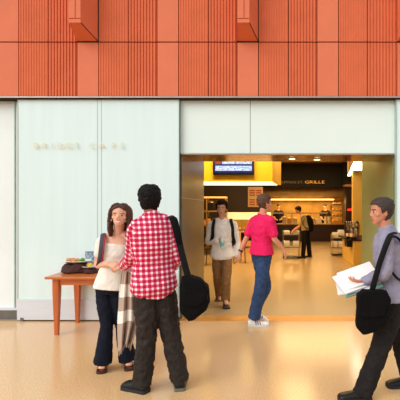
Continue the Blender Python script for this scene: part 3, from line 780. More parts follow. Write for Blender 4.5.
def shoe(parent, pos, dirv, m, ms, L=.285, k=1.0, pitch=0, low=False, stripes=None, base=None):
    """pos: floor point under the ankle"""
    d = Vector((dirv[0],dirv[1],0)).normalized(); s = Vector((0,0,1)).cross(d)
    prof = [(-.26,.024,.055),(-.22,.036,.072),(-.08,.038,.088),(.08,.040,.086),(.28,.044,.068),(.48,.050,.055),(.64,.050,.047),(.72,.034,.038),(.745,.015,.026)]
    R = Matrix.Rotation(-pitch, 3, s)
    P = lambda a,b,z: pos+R@(d*a*L+s*b*k+Vector((0,0,z*k)))
    if low: prof = [(a,w,h*.42 if a > -.1 and a < .6 else h*.55) for a,w,h in prof]
    rings = []
    for a,w,h in prof:
        rings.append([P(a,w*math.copysign(abs(math.cos(t))**.6,math.cos(t)), max(.016, .016+(h-.016)*max(0,math.sin(t))**.75)) for t in [math.pi*j/10 for j in range(11)]]+[P(a,-w*.6,.016),P(a,w*.6,.016)])
    mb = MB(); mb.loft(rings)
    me = evaluate(mb.mesh('shoe', world_of(parent)), [('SUBSURF', dict(levels=1))]); smooth(me)
    o = link('shoe', me, m, parent)
    mb = MB(); out = [(a,w*1.08) for a,w,h in prof]; 
    ring = [(a,w) for a,w in out]+[(a,-w) for a,w in out[::-1]]
    mb.loft([[P(a,w,z) for a,w in ring] for z in (0.0,.024)])
    link('sole', mb.mesh('sole', world_of(parent)), ms, o)
    if stripes:
        for a in (.12,.22,.32):
            for sgn in (-1,1):
                mb = MB(); mb.add([P(a,sgn*.0475,.024),P(a+.035,sgn*.0485,.024),P(a+.005,sgn*.036,.062),P(a-.03,sgn*.035,.064)], [(0,1,2,3)])
                me = evaluate(mb.mesh('stripe', world_of(parent)), [('SOLIDIFY', dict(thickness=.004, offset=0))])
                link('stripe', me, stripes, o)
    return o
def hair_cap(parent, Hm, m, style='short', vs=.006, disp=.014, grow=.013):
    mb = MB(); mb.loft(head_rings(Hm, grow, 40))
    me = vox(mb, 'hair', world_of(parent), vs, 1)
    inv = Hm.inverted(); w0 = world_of(parent)
    bm = bmesh.new(); bm.from_mesh(me)
    kill = []
    for f in bm.faces:
        x,y,z = inv@(f.calc_center_median()+w0)
        jit = .006*mnoise.noise(Vector((x*60,y*60,z*60)))
        if style == 'short':
            keep = z > .184+jit if y > .055 else (z > .156+jit if y > .03 else (z > .105+jit if y > -.005 else (z > .118 if y > -.03 and abs(x) > .06 and y > -.02 else z > .03+jit)))
            keep = keep or (y > .03 and z > .156+.028*min(1,(y-.03)/.05)+jit)
        else:
            keep = z > .208-abs(x)*.6+jit*.3 if y > .05 else (z > .05 if y > .0 else True)
            if y > .0 and y <= .05: keep = z > .06 and abs(x) > .045 or z > .15
        if not keep: kill.append(f)
    bmesh.ops.delete(bm, geom=kill, context='FACES'); bm.to_mesh(me); bm.free()
    me = evaluate(me, [('SOLIDIFY', dict(thickness=.014, offset=-1)), ('DISPLACE', dict(texture=cloud(.022), strength=disp, mid_level=.45))])
    smooth(me); return link('hair', me, m, parent)

def cap_mat(c): return mat('hair_strands', c, .55, var=.35, nscale=14, stretch=(6,6,1.2), bump=.4, bscale=40, spec=.15 if sum(c) < 100 else .35)

def J_of(Y0, **kw):
    return {k: q(v[0], v[1], Y0+(v[2] if len(v) > 2 else 0)) for k, v in kw.items()}
def make_person(label, J, base, face, S, hair, skinm, shirt=None, trousers=None, shoes=None, hands=None, vs=.005, female=False, smile=False,
                pitch=0, roll=0, hs=1.0, armr=.045, sleeve=2.0, kb=1.0, tr=(.105,.08,.08), shirt_t=(-.06,.92), shirt_g=.02, brow=(40,28,22), kd=1.0, lip=(176,92,84), wide=1.0, fold=.02, extra_shirt=None, cap=None, sleeve_g=.018, legbody=True):
    off = base
    Hm = head_frame(J['head'], face, pitch, roll, hs, wide)
    mb = MB(); add_head(mb, Hm)
    nb = J['neck']; nt = Hm@Vector((0,-.012,.03))
    mb.tube([nb-Vector((0,0,.03)), lerp(nb,nt,.5), nt], [.058*S,.052*S,.053*S], 16, 4)
    prof = TORSO if not female else [(-.10,.115,.095),(0.0,.160,.112),(.18,.142,.100),(.38,.118,.088),(.60,.138,.110),(.78,.140,.102),(.90,.120,.080),(.97,.070,.060)]
    torso(mb, J, S*kb, -.004, kd=kd, profile=prof)
    for sd in 'LR':
        sh, el, wr = J['sh'+sd], J['el'+sd], J['wr'+sd]
        mb.tube([nb+Vector((0,0,.0)), lerp(nb,sh,.5)+Vector((0,0,.01)), sh], [.05*S,.05*S,.045*S], 12, 3)
        add_arm(mb, sh, el, wr, armr*S)
        hd, pn, th, cu = hands[sd]
        add_hand(mb, wr, hd, pn, th, cu, .97*S)
        hp, kn, an = J['hip'+sd], J['kn'+sd], J['an'+sd]
        mb.tube([hp, lerp(hp,kn,.5), kn, lerp(kn,an,.35), an], [.082*S,.07*S,.052*S,.052*S,.036*S], 14, 4)
        ft = J['toe'+sd]
        fd = (ft-an).normalized()
        mb.tube([an+Vector((0,0,-.02)), lerp(an,ft,.45), ft], [(.03*S,.03*S),(.036*S,.026*S),(.034*S,.014*S)], 12, 3, up=Vector((0,0,1)).cross(fd))
    if female:
        fw = Vector((face[0],face[1],0)).normalized(); sdv = (J['shL']-J['shR']).normalized()
    me = vox(mb, 'person', off, vs, 3)
    inv = Hm.inverted()
    o = link('person', me, [skinm, EYEW, EYED, mat('lips', lip, .4), browmat(brow), TEETH], None, off)
    for p in me.polygons:
        c = inv@(p.center+off)
        if -.02 < c.z < .2: p.material_index = face_slot(c, smile)
    tag(o, label, 'person')
    if shirt:
        mb = MB(); torso(mb, J, S*kb, shirt_g, shirt_t[0], shirt_t[1], kd, profile=prof, flare=.05)
        for sd in 'LR':
            sh, el, wr = J['sh'+sd], J['el'+sd], J['wr'+sd]
            mb.tube([nb+Vector((0,0,-.035)), lerp(nb,sh,.5)+Vector((0,0,-.002)), sh] if not female else [lerp(nb,sh,.5)+Vector((0,0,-.006)), lerp(nb,sh,.75), sh], [.066*S,.068*S,.06*S] if not female else [.052*S,.055*S,.056*S], 12, 3)
            add_arm(mb, sh, el, wr, armr*S, sleeve_g, sleeve, .35 if sleeve < 1 else 0)
        if extra_shirt: extra_shirt(mb, J, Hm)
        me = vox(mb, 'shirt', off, max(vs,.007), 3, fold, .07)
        if shirt is M['plaid']: plaid_uv(me, off, J)
        link('shirt', me, shirt, o)
    if trousers:
        mb = MB(); torso(mb, J, S*kb, .008, -.1, .2, kd, profile=prof+[(.2,.15*(1 if not female else .9),.105)])
        for sd in 'LR':
            hp, kn, an = J['hip'+sd], J['kn'+sd], J['an'+sd]
            a2 = an+(an-kn).normalized()*.03
            mb.tube([hp+(hp-kn).normalized()*.05, lerp(hp,kn,.4), kn, lerp(kn,a2,.5), a2], [tr[0]*S*.98,tr[0]*S*.93,tr[1]*S,(tr[1]*.55+tr[2]*.45)*S,tr[2]*S], 18, 5, rnd=False)
        me = vox(mb, 'trousers', off, max(vs,.007), 3, fold*1.1, .05)
        link('trousers', me, trousers, o)
    return o, Hm

def plaid_uv(me, off, J):
    segs = [('T',J['pelvis']-Vector((0,0,.15)),J['neck'],.17,22)]
    for sd in 'LR': segs += [('A',J['sh'+sd],J['el'+sd],.062,7),('A',J['el'+sd],J['wr'+sd],.055,7)]
    per = .043
    uvl = me.uv_layers.new(name='UVMap')
    for p in me.polygons:
        c = p.center+off; best = None
        for i,(k,a,b,r,n) in enumerate(segs):
            ab = b-a; t = max(0,min(1,(c-a).dot(ab)/ab.length_squared)); d = (c-(a+ab*t)).length/r
            if best is None or d < best[0]: best = (d,i)
        k,a,b,r,n = segs[best[1]]; ax = (b-a).normalized()
        e = (J['shL']-J['shR']); e = (e-ax*e.dot(ax)).normalized() if k == 'T' else ax.orthogonal().normalized(); g = ax.cross(e)
        us = []
        if k == 'T':
            side = abs(p.normal.dot(e)) > .78
            for li in p.loop_indices:
                v = me.vertices[me.loops[li].vertex_index].co+off-a
                uvl.data[li].uv = (v.dot(g if side else e)/per+.3, v.dot(ax)/per)
            continue
        for li in p.loop_indices:
            v = me.vertices[me.loops[li].vertex_index].co+off-a
            # torso: arc length on an ellipse approximated with a flattened angle
            us.append((math.atan2(v.dot(g)*(1.35 if k == 'T' else 1), v.dot(e))/(2*math.pi), v.dot(ax)/per))
        if max(u for u,_ in us)-min(u for u,_ in us) > .5: us = [(u+1 if u < 0 else u, v) for u,v in us]
        for li,(u,v) in zip(p.loop_indices, us): uvl.data[li].uv = (u*n, v)

V = Vector
# ---- man in the crimson plaid shirt, seen from behind
S_ = 1.0
J = J_of(3.50, head=(149.5,200,0.02), neck=(151.5,217,0), chest=(152.5,242,0), waist=(153,267,0), pelvis=(154.5,288,0),
         shL=(135,229,-.06), shR=(170,225,.06), elL=(131,258,.02), wrL=(124,266,.22), elR=(177,257,.06), wrR=(171,268,.25),
         hipL=(147,294,-.03), hipR=(164,292,.04), knL=(146.5,338,0), knR=(171,336,.05), anL=(142.5,380,0), anR=(179.5,376.5,.06), toeL=(133,389,.08), toeR=(180,384,.2))
base = V((qx(160,3.52),3.52,0))
SK1 = skin('skin_tan', (150,98,72)); HBLACK = cap_mat((18,15,15))
def collar(mb, J, Hm):
    n = J['neck']; up = (Hm@V((0,-.012,.03))-n).normalized()
    mb.tube([n-up*.03, n+up*.018, n+up*.045], [.085,.073,.069], 20, 3, rnd=False)
def plaid_extra(mb, J, Hm):
    collar(mb, J, Hm)
    # shirt tail
    c = J['pelvis']; s = (J['hipL']-J['hipR']).normalized(); f = s.cross(V((0,0,1)))
    mb.loft([[c+V((0,0,z))+s*w*math.cos(a)+f*d*math.sin(a) for a in [2*math.pi*j/24 for j in range(24)]] for z,w,d in ((-.075,.11,.135),(-.03,.165,.14),(.08,.185,.14))])
pm, H1 = make_person('man in a crimson plaid shirt standing with his back turned, black bag on his shoulder', J, base, (-.42,.9), 1.0, None, SK1, M['plaid'],
    cloth('charcoal_denim', (46,40,37), .25, 14, .35, 60, .6), hands={'L':((-.55,.75,.1),(.5,.3,-.6),-1,.3),'R':((-.6,.7,.1),(-.5,-.3,-.6),1,.4)}, tr=(.108,.086,.082), shirt_t=(-.1,.98), extra_shirt=plaid_extra, vs=.005, kb=1.05, shirt_g=.018, fold=.03, hs=1.02)
hair_cap(pm, H1, HBLACK, disp=.024, grow=.021)
SHB = mat('black_leather', (16,15,16), .4, var=.2, spec=.35); SOLB = mat('rubber_sole', (38,36,34), .7); SOLG = mat('grey_sole', (110,104,92), .7)
shoe(pm, V((qx(141.5,3.49),3.49,0)), (-.72,.35), SHB, SOLB, .28, 1.25)
shoe(pm, V((qx(180,3.55),3.55,0)), (-.2,.97), SHB, SOLG, .28, 1.22)

# messenger bag with strap
Yb_ = 3.42
bag = empty('messenger_bag', q(195,318,Yb_), 'black messenger bag hanging from the plaid-shirted man\'s shoulder', 'bag')
def quadbag(pts, y0, y1, bulge=.02, n=8):
    """outline of (px,py) points at depth y0..y1, rounded"""
    mb = MB(); rings = []
    c = [sum(p[0] for p in pts)/len(pts), sum(p[1] for p in pts)/len(pts)]
    for k,(t,g) in enumerate(((0,.80),(.1,.95),(.3,1.0),(.7,1.0),(.9,.95),(1,.80))):
        Y = y0+(y1-y0)*t; Ym = (y0+y1)/2
        ring = []
        for p in pts:
            w = q(c[0]+(p[0]-c[0])*g, c[1]+(p[1]-c[1])*g, Ym); ring.append(V((w.x, Y, w.z)))
        rings.append(ring)
    mb.loft(rings); return mb
def fabric(mb, name, parent, m, disp=.015, sub=2, ds=.07):
    me = evaluate(mb.mesh(name, world_of(parent)), [('SUBSURF', dict(levels=sub, subdivision_type='SIMPLE')),('SMOOTH', dict(factor=.5, iterations=2)),('DISPLACE', dict(texture=cloud(ds), strength=disp, mid_level=.5))])
    smooth(me); return link(name, me, m, parent)
fabric(quadbag([(180.5,286),(183,276),(191,275),(201,279),(208,286),(209.5,303),(206,310),(195,319),(190,320.5),(182,312)], Yb_-.08, Yb_+.10), 'bag_body', bag, M['black'], .018, 3)
fabric(quadbag([(181,286),(184,277),(192,276.5),(202,281),(207.5,288),(206.5,301),(199,306),(189,307),(182,302)], Yb_-.10, Yb_-.055), 'flap', bag, M['black'], .012, 3)
part('buckle', MB().box(q(206.5,299,Yb_-.06), q(208.2,294,Yb_-.02)), M['grey_strap'], bag, False)
part('buckle_strap', MB().tube([q(207,290,Yb_-.05),q(208.5,298,Yb_-.05),q(207.5,304,Yb_-.04)], [(.012,.004)]*3, 8, 3), M['black_s'], bag)
mb = MB().tube([q(168.5,219,3.62),q(169.5,216.5,3.52),q(173,219.5,3.42),q(177.5,235,3.375),q(183,258,3.36),q(190,284,3.36)], [(.028,.006)]*6, 12, 5, up=(.8,.5,.35))
part('strap', mb, M['black_s'], bag)
part('strap_pad', MB().tube([q(172,217.5,3.45),q(174,220.5,3.405),q(177.5,234,3.365),q(179.5,244,3.358)], [(.026,.007),(.032,.009),(.032,.009),(.026,.007)], 12, 5, up=(.8,.5,.35)), M['black'], bag)

# ---- smiling woman facing the camera
J = J_of(3.97, head=(120.3,215.2,-.03), neck=(118,233.5,.02), chest=(116,250,.0), waist=(114,270,0), pelvis=(112.5,288,0),
         shR=(103,241,0), shL=(133,241,.03), elR=(97.5,264.5,.02), wrR=(109,264,-.19), elL=(136,264,.0), wrL=(124,266.5,-.19),
         hipR=(104.5,293,0), hipL=(118,293,.02), knR=(106.5,326,-.03), knL=(121.5,325,.03), anR=(103,360,-.04), anL=(127.5,357,.05), toeR=(101.5,368,-.12), toeL=(129,365,-.03))
base = V((qx(114,3.97),3.97,0))
SKW = skin('skin_light', (236,176,146)); HBR = cap_mat((80,50,36))
WT = cloth('cream_tee', (244,238,226), .04, 20, .25, 70)
wm, H2 = make_person('smiling woman with long brown hair, cream tee and flared dark jeans facing the camera', J, base, (.12,-1), .93, None, SKW, WT,
    cloth('navy_denim', (20,24,38), .2, 20, .25, 100), hands={'R':((.9,-.25,-.15),(.2,.3,-.5),1,.35),'L':((-.9,-.25,-.05),(-.2,.3,-.5),-1,.4)}, tr=(.093,.066,.097), female=True, smile=True, sleeve=.55, vs=.0045, wide=1.14, shirt_t=(0,.86), shirt_g=.02, fold=.016, roll=-.05, hs=.92, brow=(80,52,38), lip=(190,90,84), armr=.042)
hr = hair_cap(wm, H2, HBR, 'long', disp=.006)
mb = MB(); t = lambda *p: H2@V(p)
for sx in (-1,1):
    mb.tube([t(sx*.02,.02,.234),t(sx*.062,.024,.212),t(sx*.086,.018,.145),t(sx*.09,.012,.06),t(sx*.086,.03,-.03),t(sx*.074,.055,-.11)], [(.022,.012),(.026,.014),(.026,.018),(.028,.02),(.030,.018),(.018,.010)], 14, 5, up=(0,1,0))
    mb.tube([t(sx*.03,-.03,.225),t(sx*.078,-.01,.17),t(sx*.086,-.01,.08),t(sx*.086,-.01,-.02),t(sx*.072,.01,-.11)], [(.05,.02),(.055,.022),(.055,.025),(.05,.025),(.025,.012)], 14, 5, up=(0,1,0))
mb.tube([t(0,-.08,.2),t(0,-.115,.12),t(0,-.11,.02),t(0,-.09,-.09)], [(.06,.03),(.085,.03),(.09,.03),(.07,.02)], 16, 5, up=(1,0,0))
me = vox(mb, 'hair_lock', world_of(wm), .006, 2, .012, .025); link('hair_lock', me, HBR, hr)
for sx in (-1,1): part('earring', MB().ell(t(sx*.064,.066,.055), (.005,.005,.011)), M['chrome'], wm)
SBR = mat('brown_leather', (140,78,54), .45, var=.15); SBS = mat('brown_sole', (70,40,30), .7)
for (p,Y,d) in ((102.6,4.02,(.36,-1)),(127.6,4.08,(.5,-1))):
    o = shoe(wm, V((qx(p,Y),Y,0)), d, SBR, SBS, .245, .92, low=True)
    dd = V((d[0],d[1],0)).normalized(); s = V((0,0,1)).cross(dd); c = V((qx(p,Y),Y,0))
    for a in (.05,.105):
        part('sandal_strap', MB().tube([c+dd*a+s*.043+V((0,0,.02)),c+dd*a+s*.03+V((0,0,.058)),c+dd*a+V((0,0,.072)),c+dd*a-s*.03+V((0,0,.058)),c+dd*a-s*.043+V((0,0,.02))], [(.016,.004)]*5, 8, 3, up=dd), SBR, wm)
# her backpack
bp = empty('backpack', q(112,268,4.22), 'dark grey backpack with crimson piping on the smiling woman\'s back', 'backpack')
fabric(quadbag([(101.5,243),(108,238),(124,238),(130,244),(130,272),(124,279),(107,279),(101.5,272)], 4.13, 4.31), 'pack_body', bp, M['grey_strap'], .012, 3)
part('pocket', quadbag([(106,259),(126,259),(126,276),(106,276)], 4.30, 4.35), M['grey_strap'], bp)
pts = [q(104,238,4.13),q(103.5,234.3,4.03),q(103,235,3.93),q(102,243,3.845),q(101,253,3.83),q(100,261,3.86),q(98.5,268,4.0),q(104,272,4.14)]
part('strap', MB().tube(pts, [(.026,.008)]*8, 12, 5, up=(1,0,.2)), M['grey_strap'], bp)
pts2 = [p+V((.024,-.004,0)) for p in pts[1:6]]
part('strap_piping', MB().tube(pts2, [.007]*5, 8, 5), M['crimson'], bp)
pts = [q(128,238,4.13),q(131,234.8,4.03),q(131.5,236,3.94),q(131,245,3.86),q(132,256,3.87),q(134,266,4.0),q(128,272,4.14)]
part('strap', MB().tube(pts, [(.026,.008)]*7, 12, 5, up=(1,0,.2)), M['grey_strap'], bp)
# striped shawl over her forearm
nu, nv = 36, 60
mb = MB(); vs_, fs_ = [], []; uvs = []
for j in range(nv+1):
    v = j/nv
    y = 264+v*83
    xl = 122.5-5*math.sin(math.pi*min(1,v*1.15)*.55)+ (1.5*max(0,v-.75)*4*.5); xr = 134+4*math.sin(math.pi*v*.6)-(6.5*max(0,v-.72)/.28)
    for i in range(nu+1):
        u = i/nu
        Y = 3.74+.035*math.sin(u*15+v*1.8)*(.35+v*.8)+.012*math.sin(u*31+v*3)+.02*v
        yy = y+2.5*math.sin(u*6+1)*v-(6*u-3)*(.8)*v
        p = q(xl+(xr-xl)*u, yy, Y)
        if v < .12: p.y += .13*(1-v/.12)**2
        vs_.append(p); uvs.append((u, v+.05*(.5-u)))
for j in range(nv):
    for i in range(nu):
        a = j*(nu+1)+i; fs_.append((a,a+1,a+nu+2,a+nu+1))
mb.add(vs_, fs_)
sh = empty('striped_shawl', q(127,300,3.76), 'tan and cream striped shawl hanging from the smiling woman\'s forearm', 'shawl')
me = mb.mesh('cloth', world_of(sh)); ul = me.uv_layers.new(name='UVMap')
for p in me.polygons:
    for li in p.loop_indices: ul.data[li].uv = uvs[me.loops[li].vertex_index]
me = evaluate(me, [('SOLIDIFY', dict(thickness=.008, offset=0))]); smooth(me); link('cloth', me, M['shawl'], sh)
FR = cloth('fringe_yarn', (180,158,144))
for i in range(0, nu+1, 2):
    p = vs_[nv*(nu+1)+i]; l = random.uniform(.025,.045)
    part('fringe', MB().tube([p+V((0,0,.008)), p+V((random.uniform(-.006,.006),0,-l))], [.004,.0025], 6, 1), FR, sh)

# ---- young man in white walking out
J = J_of(6.62, head=(221.8,208.0,-.03), neck=(222,219.5,0), chest=(222,231,0), waist=(222,244,0), pelvis=(222,256,0),
         shR=(211.5,224.3,0), shL=(233.5,224.3,.03), elR=(208.5,241.5,.06), wrR=(217.5,241.5,-.16), elL=(237,241.5,.08), wrL=(236.3,256,.02),
         hipR=(217.3,258,0), hipL=(227,258,0), knR=(217.5,279,.0), knL=(226.5,280,-.14), anR=(219.5,294.5,.40), anL=(225.5,299.5,-.12), toeR=(219,300,.25), toeL=(227,304,-.30))
base = V((qx(222,6.62),6.62,0))
SK3 = skin('skin_olive', (216,158,124))
WS = cloth('white_knit', (246,240,232), .03, 20, .2, 70)
KH = cloth('khaki_twill', (142,104,62), .12, 20, .2, 90)
def cuffs(mb, J, Hm):
    collar(mb, J, Hm)
wmn, H3 = make_person('young man in a white long-sleeved top and khakis walking out with a bottle', J, base, (-.05,-1), .97, None, SK3, WS, KH,
    hands={'R':((.9,-.3,.05),(.2,.7,.1),1,.75),'L':((0,-.1,-1),(-1,.2,0),1,.3)}, tr=(.096,.074,.075), vs=.006, shirt_t=(-.1,.97), fold=.02, pitch=-.12, hs=1.02)
hair_cap(wmn, H3, HBLACK, disp=.03, grow=.02)
SHT = mat('brown_suede', (84,60,42), .7, var=.15)
shoe(wmn, V((qx(225.5,6.52),6.52,0)), (.2,-1), SHT, SOLB, .28, 1.05)
shoe(wmn, V((qx(219,7.03),7.03,.02)), (0,-1), SHT, SOLB, .28, 1.05, pitch=-.25)
bo = empty('water_bottle', q(221.8,247,6.42), 'small clear bottle with a teal label in the hand of the man in white', 'bottle')
c = q(222.2,248,6.385)
part('bottle_body', lathe(c, [(.028,0),(.032,.01),(.032,.12),(.026,.145),(.014,.165),(.014,.18)]), M['glassy'], bo)
part('label', lathe(c, [(.0328,.03),(.0328,.09)]), M['teal'], bo)
part('bottle_cap', lathe(c, [(.016,.18),(.016,.2)]), M['white'], bo)
bp = empty('backpack', q(222,246,6.85), 'black backpack worn by the young man in white', 'backpack')
fabric(quadbag([(212,224),(217,220),(228,220),(233,224),(233,246),(229,250),(216,250),(212,246)], 6.77, 6.93), 'pack_body', bp, M['black'], .012, 3)
for sx,(a,b) in enumerate(((213.8,212.8),(231.0,232.6))):
    k = -1 if sx == 0 else 1
    pts = [q(a,221.5,6.77),q(a,219.0,6.64),q(a,221.0,6.52),q(b,228,6.465),q(b+k*.3,236,6.47),q(b+k*1.8,243,6.6),q(a,246,6.76)]
    part('strap', MB().tube(pts, [(.026,.008)]*7, 12, 5, up=(1,0,.1)), M['black_s'], bp)

# ---- man in the pink red shirt walking to the right
J = J_of(5.47, head=(264.5,203.0,0), neck=(262.3,217.0,0), chest=(262,229,0), waist=(261.5,243,0), pelvis=(261.5,254,0),
         shR=(270.5,221.0,-.15), shL=(254,221.0,.13), elR=(274.5,239,-.16), wrR=(283,249,-.10), elL=(246.5,238,.12), wrL=(240,252,.10),
         hipR=(264.5,257,-.05), hipL=(258.7,257,.07), knR=(260,287,-.07), knL=(265.5,286,.10), anR=(254.5,316.5,-.02), anL=(255.5,308,.14), toeR=(264,322,-.02), toeL=(262,318,.16))
base = V((qx(258,5.47),5.47,0))
RD = cloth('crimson_cotton', (232,36,96), .1, 18, .2, 80)
rm, H4 = make_person('man in a crimson pink polo shirt and blue jeans striding past the entrance', J, base, (.85,.5), .98, None, skin('skin_fair', (216,150,118)), RD,
    cloth('blue_denim', (52,74,112), .18, 18, .25, 90), hands={'R':((.5,0,-.85),(-.6,0,-.4),-1,.35),'L':((-.35,-.1,-.93),(.8,.2,-.3),1,.35)}, tr=(.105,.082,.085), sleeve=.75, vs=.006, shirt_t=(-.06,.97), extra_shirt=collar, fold=.02)
hair_cap(rm, H4, cap_mat((92,62,44)))
WHS = mat('white_sneaker', (238,236,232), .45); BLKS = mat('sneaker_stripe', (30,30,36), .5)
shoe(rm, V((qx(253.5,5.45),5.45,0)), (1,-.05), WHS, mat('white_sole', (225,220,212), .6), .29, 1.1, stripes=BLKS)
shoe(rm, V((qx(254.5,5.62),5.62,.075)), (1,.1), WHS, bpy.data.materials['white_sole'], .29, 1.1, pitch=-.45, stripes=BLKS)
w = J['wrL']; dv = (J['wrL']-J['elL']).normalized()
part('watch', MB().tube([w-dv*.03,w-dv*.008], [.034,.033], 14, 1, rnd=False), M['black_p'], rm)

# ---- man at the right edge walking left with papers
J = J_of(3.50, head=(382,211.5,0), neck=(386.5,230.5,0), chest=(388.5,250,0), waist=(390.5,276,0), pelvis=(393,298,0),
         shL=(386,241,-.18), shR=(388.5,240,.18), elL=(385,272,-.22), wrL=(366,281,-.16), elR=(385,270,.20), wrR=(366,280,.10),
         hipL=(394,304,-.08), hipR=(396,303,.08), knL=(380,348,-.12), knR=(401,342,.10), anL=(363,392,-.16), anR=(409,377.5,.10), toeL=(350,401,-.17), toeR=(400,386,.08))
base = V((qx(392,3.5),3.5,0))
LV = cloth('lavender_grey_shirt', (150,146,166), .08, 18, .2, 80)
gm, H5 = make_person('man in a grey lavender shirt walking in from the right edge, papers in his hands', J, base, (-1,-.05), 1.0, None, skin('skin_ruddy', (206,138,108)), LV,
    cloth('black_trousers', (34,30,30), .2, 18, .2, 90), hands={'L':((-.95,.1,-.05),(.1,.3,.9),1,.25),'R':((-.95,-.15,-.05),(.1,-.3,.9),-1,.25)}, tr=(.105,.082,.078), vs=.005, shirt_t=(-.06,.97), extra_shirt=collar, fold=.022, pitch=-.05)
hair_cap(gm, H5, cap_mat((62,50,46)))
shoe(gm, V((qx(409,3.6),3.6,0)), (-1,-.1), SHB, SOLB, .285, 1.08)
shoe(gm, V((qx(363,3.34),3.34,0)), (-1,0), SHB, SOLB, .285, 1.08)
pp = empty('paper_stack', q(356,282,3.45), 'sheaf of white papers and a teal folder carried by the man at the right', 'papers')
def sheet(name, cpx, cpy, Y, w, d, th, rx, ry, rz, m):
    me = MB().box((-w/2,-d/2,0),(w/2,d/2,th)).mesh(name)
    me.transform((Matrix.Rotation(rz,4,'Z')@Matrix.Rotation(ry,4,'Y')@Matrix.Rotation(rx,4,'X')))
    return link(name, me, m, pp, q(cpx,cpy,Y)-world_of(pp))
TEALF = mat('teal_folder', (150,200,190), .5, var=.06)
PAP = mat('paper', (240,236,234), .7, var=.03)
sheet('folder', 358,283.5,3.44,.33,.27,.012,.42,-.28,.1,TEALF)
sheet('paper', 355.5,280,3.42,.32,.25,.012,.45,-.30,.2,PAP)
sheet('paper', 358,276.5,3.42,.31,.24,.012,.50,-.34,.0,PAP)
sheet('paper', 353,285.5,3.42,.28,.22,.010,.38,-.22,-.15,PAP)
hb = empty('shoulder_bag', q(370,333,3.3), 'black shoulder bag at the hip of the man with papers', 'bag')
fabric(quadbag([(357,294),(364,289),(386,290),(390,298),(388,318),(376,331),(362,334),(356,326)], 3.16, 3.29), 'bag_body', hb, M['black'], .018, 3)
fabric(quadbag([(358,295),(365,290),(385,291),(388,300),(384,316),(364,318),(357,312)], 3.135, 3.175), 'flap', hb, M['black'], .012, 3)
part('strap', MB().tube([q(372,291,3.22),q(380,262,3.215),q(389,238,3.24),q(393,233,3.36),q(398,240,3.5),q(401,262,3.58)], [(.024,.006)]*6, 12, 5, up=(1,0,.3)), M['black_s'], hb)
bp = empty('backpack', q(404,280,3.5), 'black backpack on the back of the man with papers', 'backpack')
fabric(quadbag([(397.5,238),(402,233),(415,242),(421,262),(419,288),(405,293),(399,288),(398.5,262)], 3.36, 3.66), 'pack_body', bp, M['black'], .012, 3)
part('strap', MB().tube([q(402,243,3.33),q(396.5,237.3,3.315),q(389.5,237.3,3.29),q(384.5,246,3.27),q(386,262,3.29),q(395,276,3.29),q(403,282,3.37)], [(.024,.008)]*7, 12, 5, up=(0,-1,.2)), M['black_s'], bp)

# ---- man with a backpack reaching over the trolley
J = J_of(12.85, head=(298.3,210.0,0), neck=(302,215.4,0), chest=(304,219.5,0), waist=(305.3,225,0), pelvis=(305.8,230,0),
         shL=(302.3,218.0,-.2), shR=(303.3,217.6,.18), elL=(299.5,226.5,-.25), wrL=(293.2,231.4,-.22), elR=(299,226,.2), wrR=(293,230.5,.12),
         hipL=(305,231.5,-.09), hipR=(306.5,231.5,.09), knL=(304,244,-.1), knR=(308.5,243.5,.12), anL=(303,255,-.1), anR=(309.5,254.3,.15), toeL=(300,257,-.1), toeR=(306.5,256.5,.15))
base = V((qx(306,12.85),12.85,0))
TT = cloth('sand_tee', (172,150,104), .1, 14, .15, 60)
bm_, H6 = make_person('man in a sand tee with a black backpack reaching over a trolley of white boxes', J, base, (-1,0), .95, None, skin('skin_warm', (196,130,88)), TT, cloth('black_jeans', (20,17,18), .2),
    hands={'L':((-.8,0,-.6),(0,0,-1),1,.4),'R':((-.8,0,-.6),(0,0,-1),-1,.4)}, sleeve=.7, vs=.009, pitch=-.45, shirt_t=(-.06,.97), fold=.02, tr=(.1,.08,.075))
hair_cap(bm_, H6, HBLACK, vs=.009)
for (p,Y) in ((303.5,12.75),(310,13.0)): shoe(bm_, V((qx(p,Y),Y,0)), (-1,0), SHB, SOLB, .28, 1.05)
bp = empty('backpack', q(309,232,12.85), 'black backpack on the man reaching over the trolley', 'backpack')
fabric(quadbag([(305.6,216),(308.5,214.6),(312,218),(313.8,225),(312.8,231.5),(309.2,232.4),(308,226)], 12.70, 13.0), 'pack_body', bp, M['black'], .015, 2)
part('strap', MB().tube([q(307.5,217,12.62),q(304.3,215.9,12.64),q(301.6,217.5,12.6),q(302,222,12.58),q(305,227,12.6),q(309,229,12.7)], [(.03,.01)]*6, 10, 4, up=(0,-1,.2)), M['black_s'], bp)

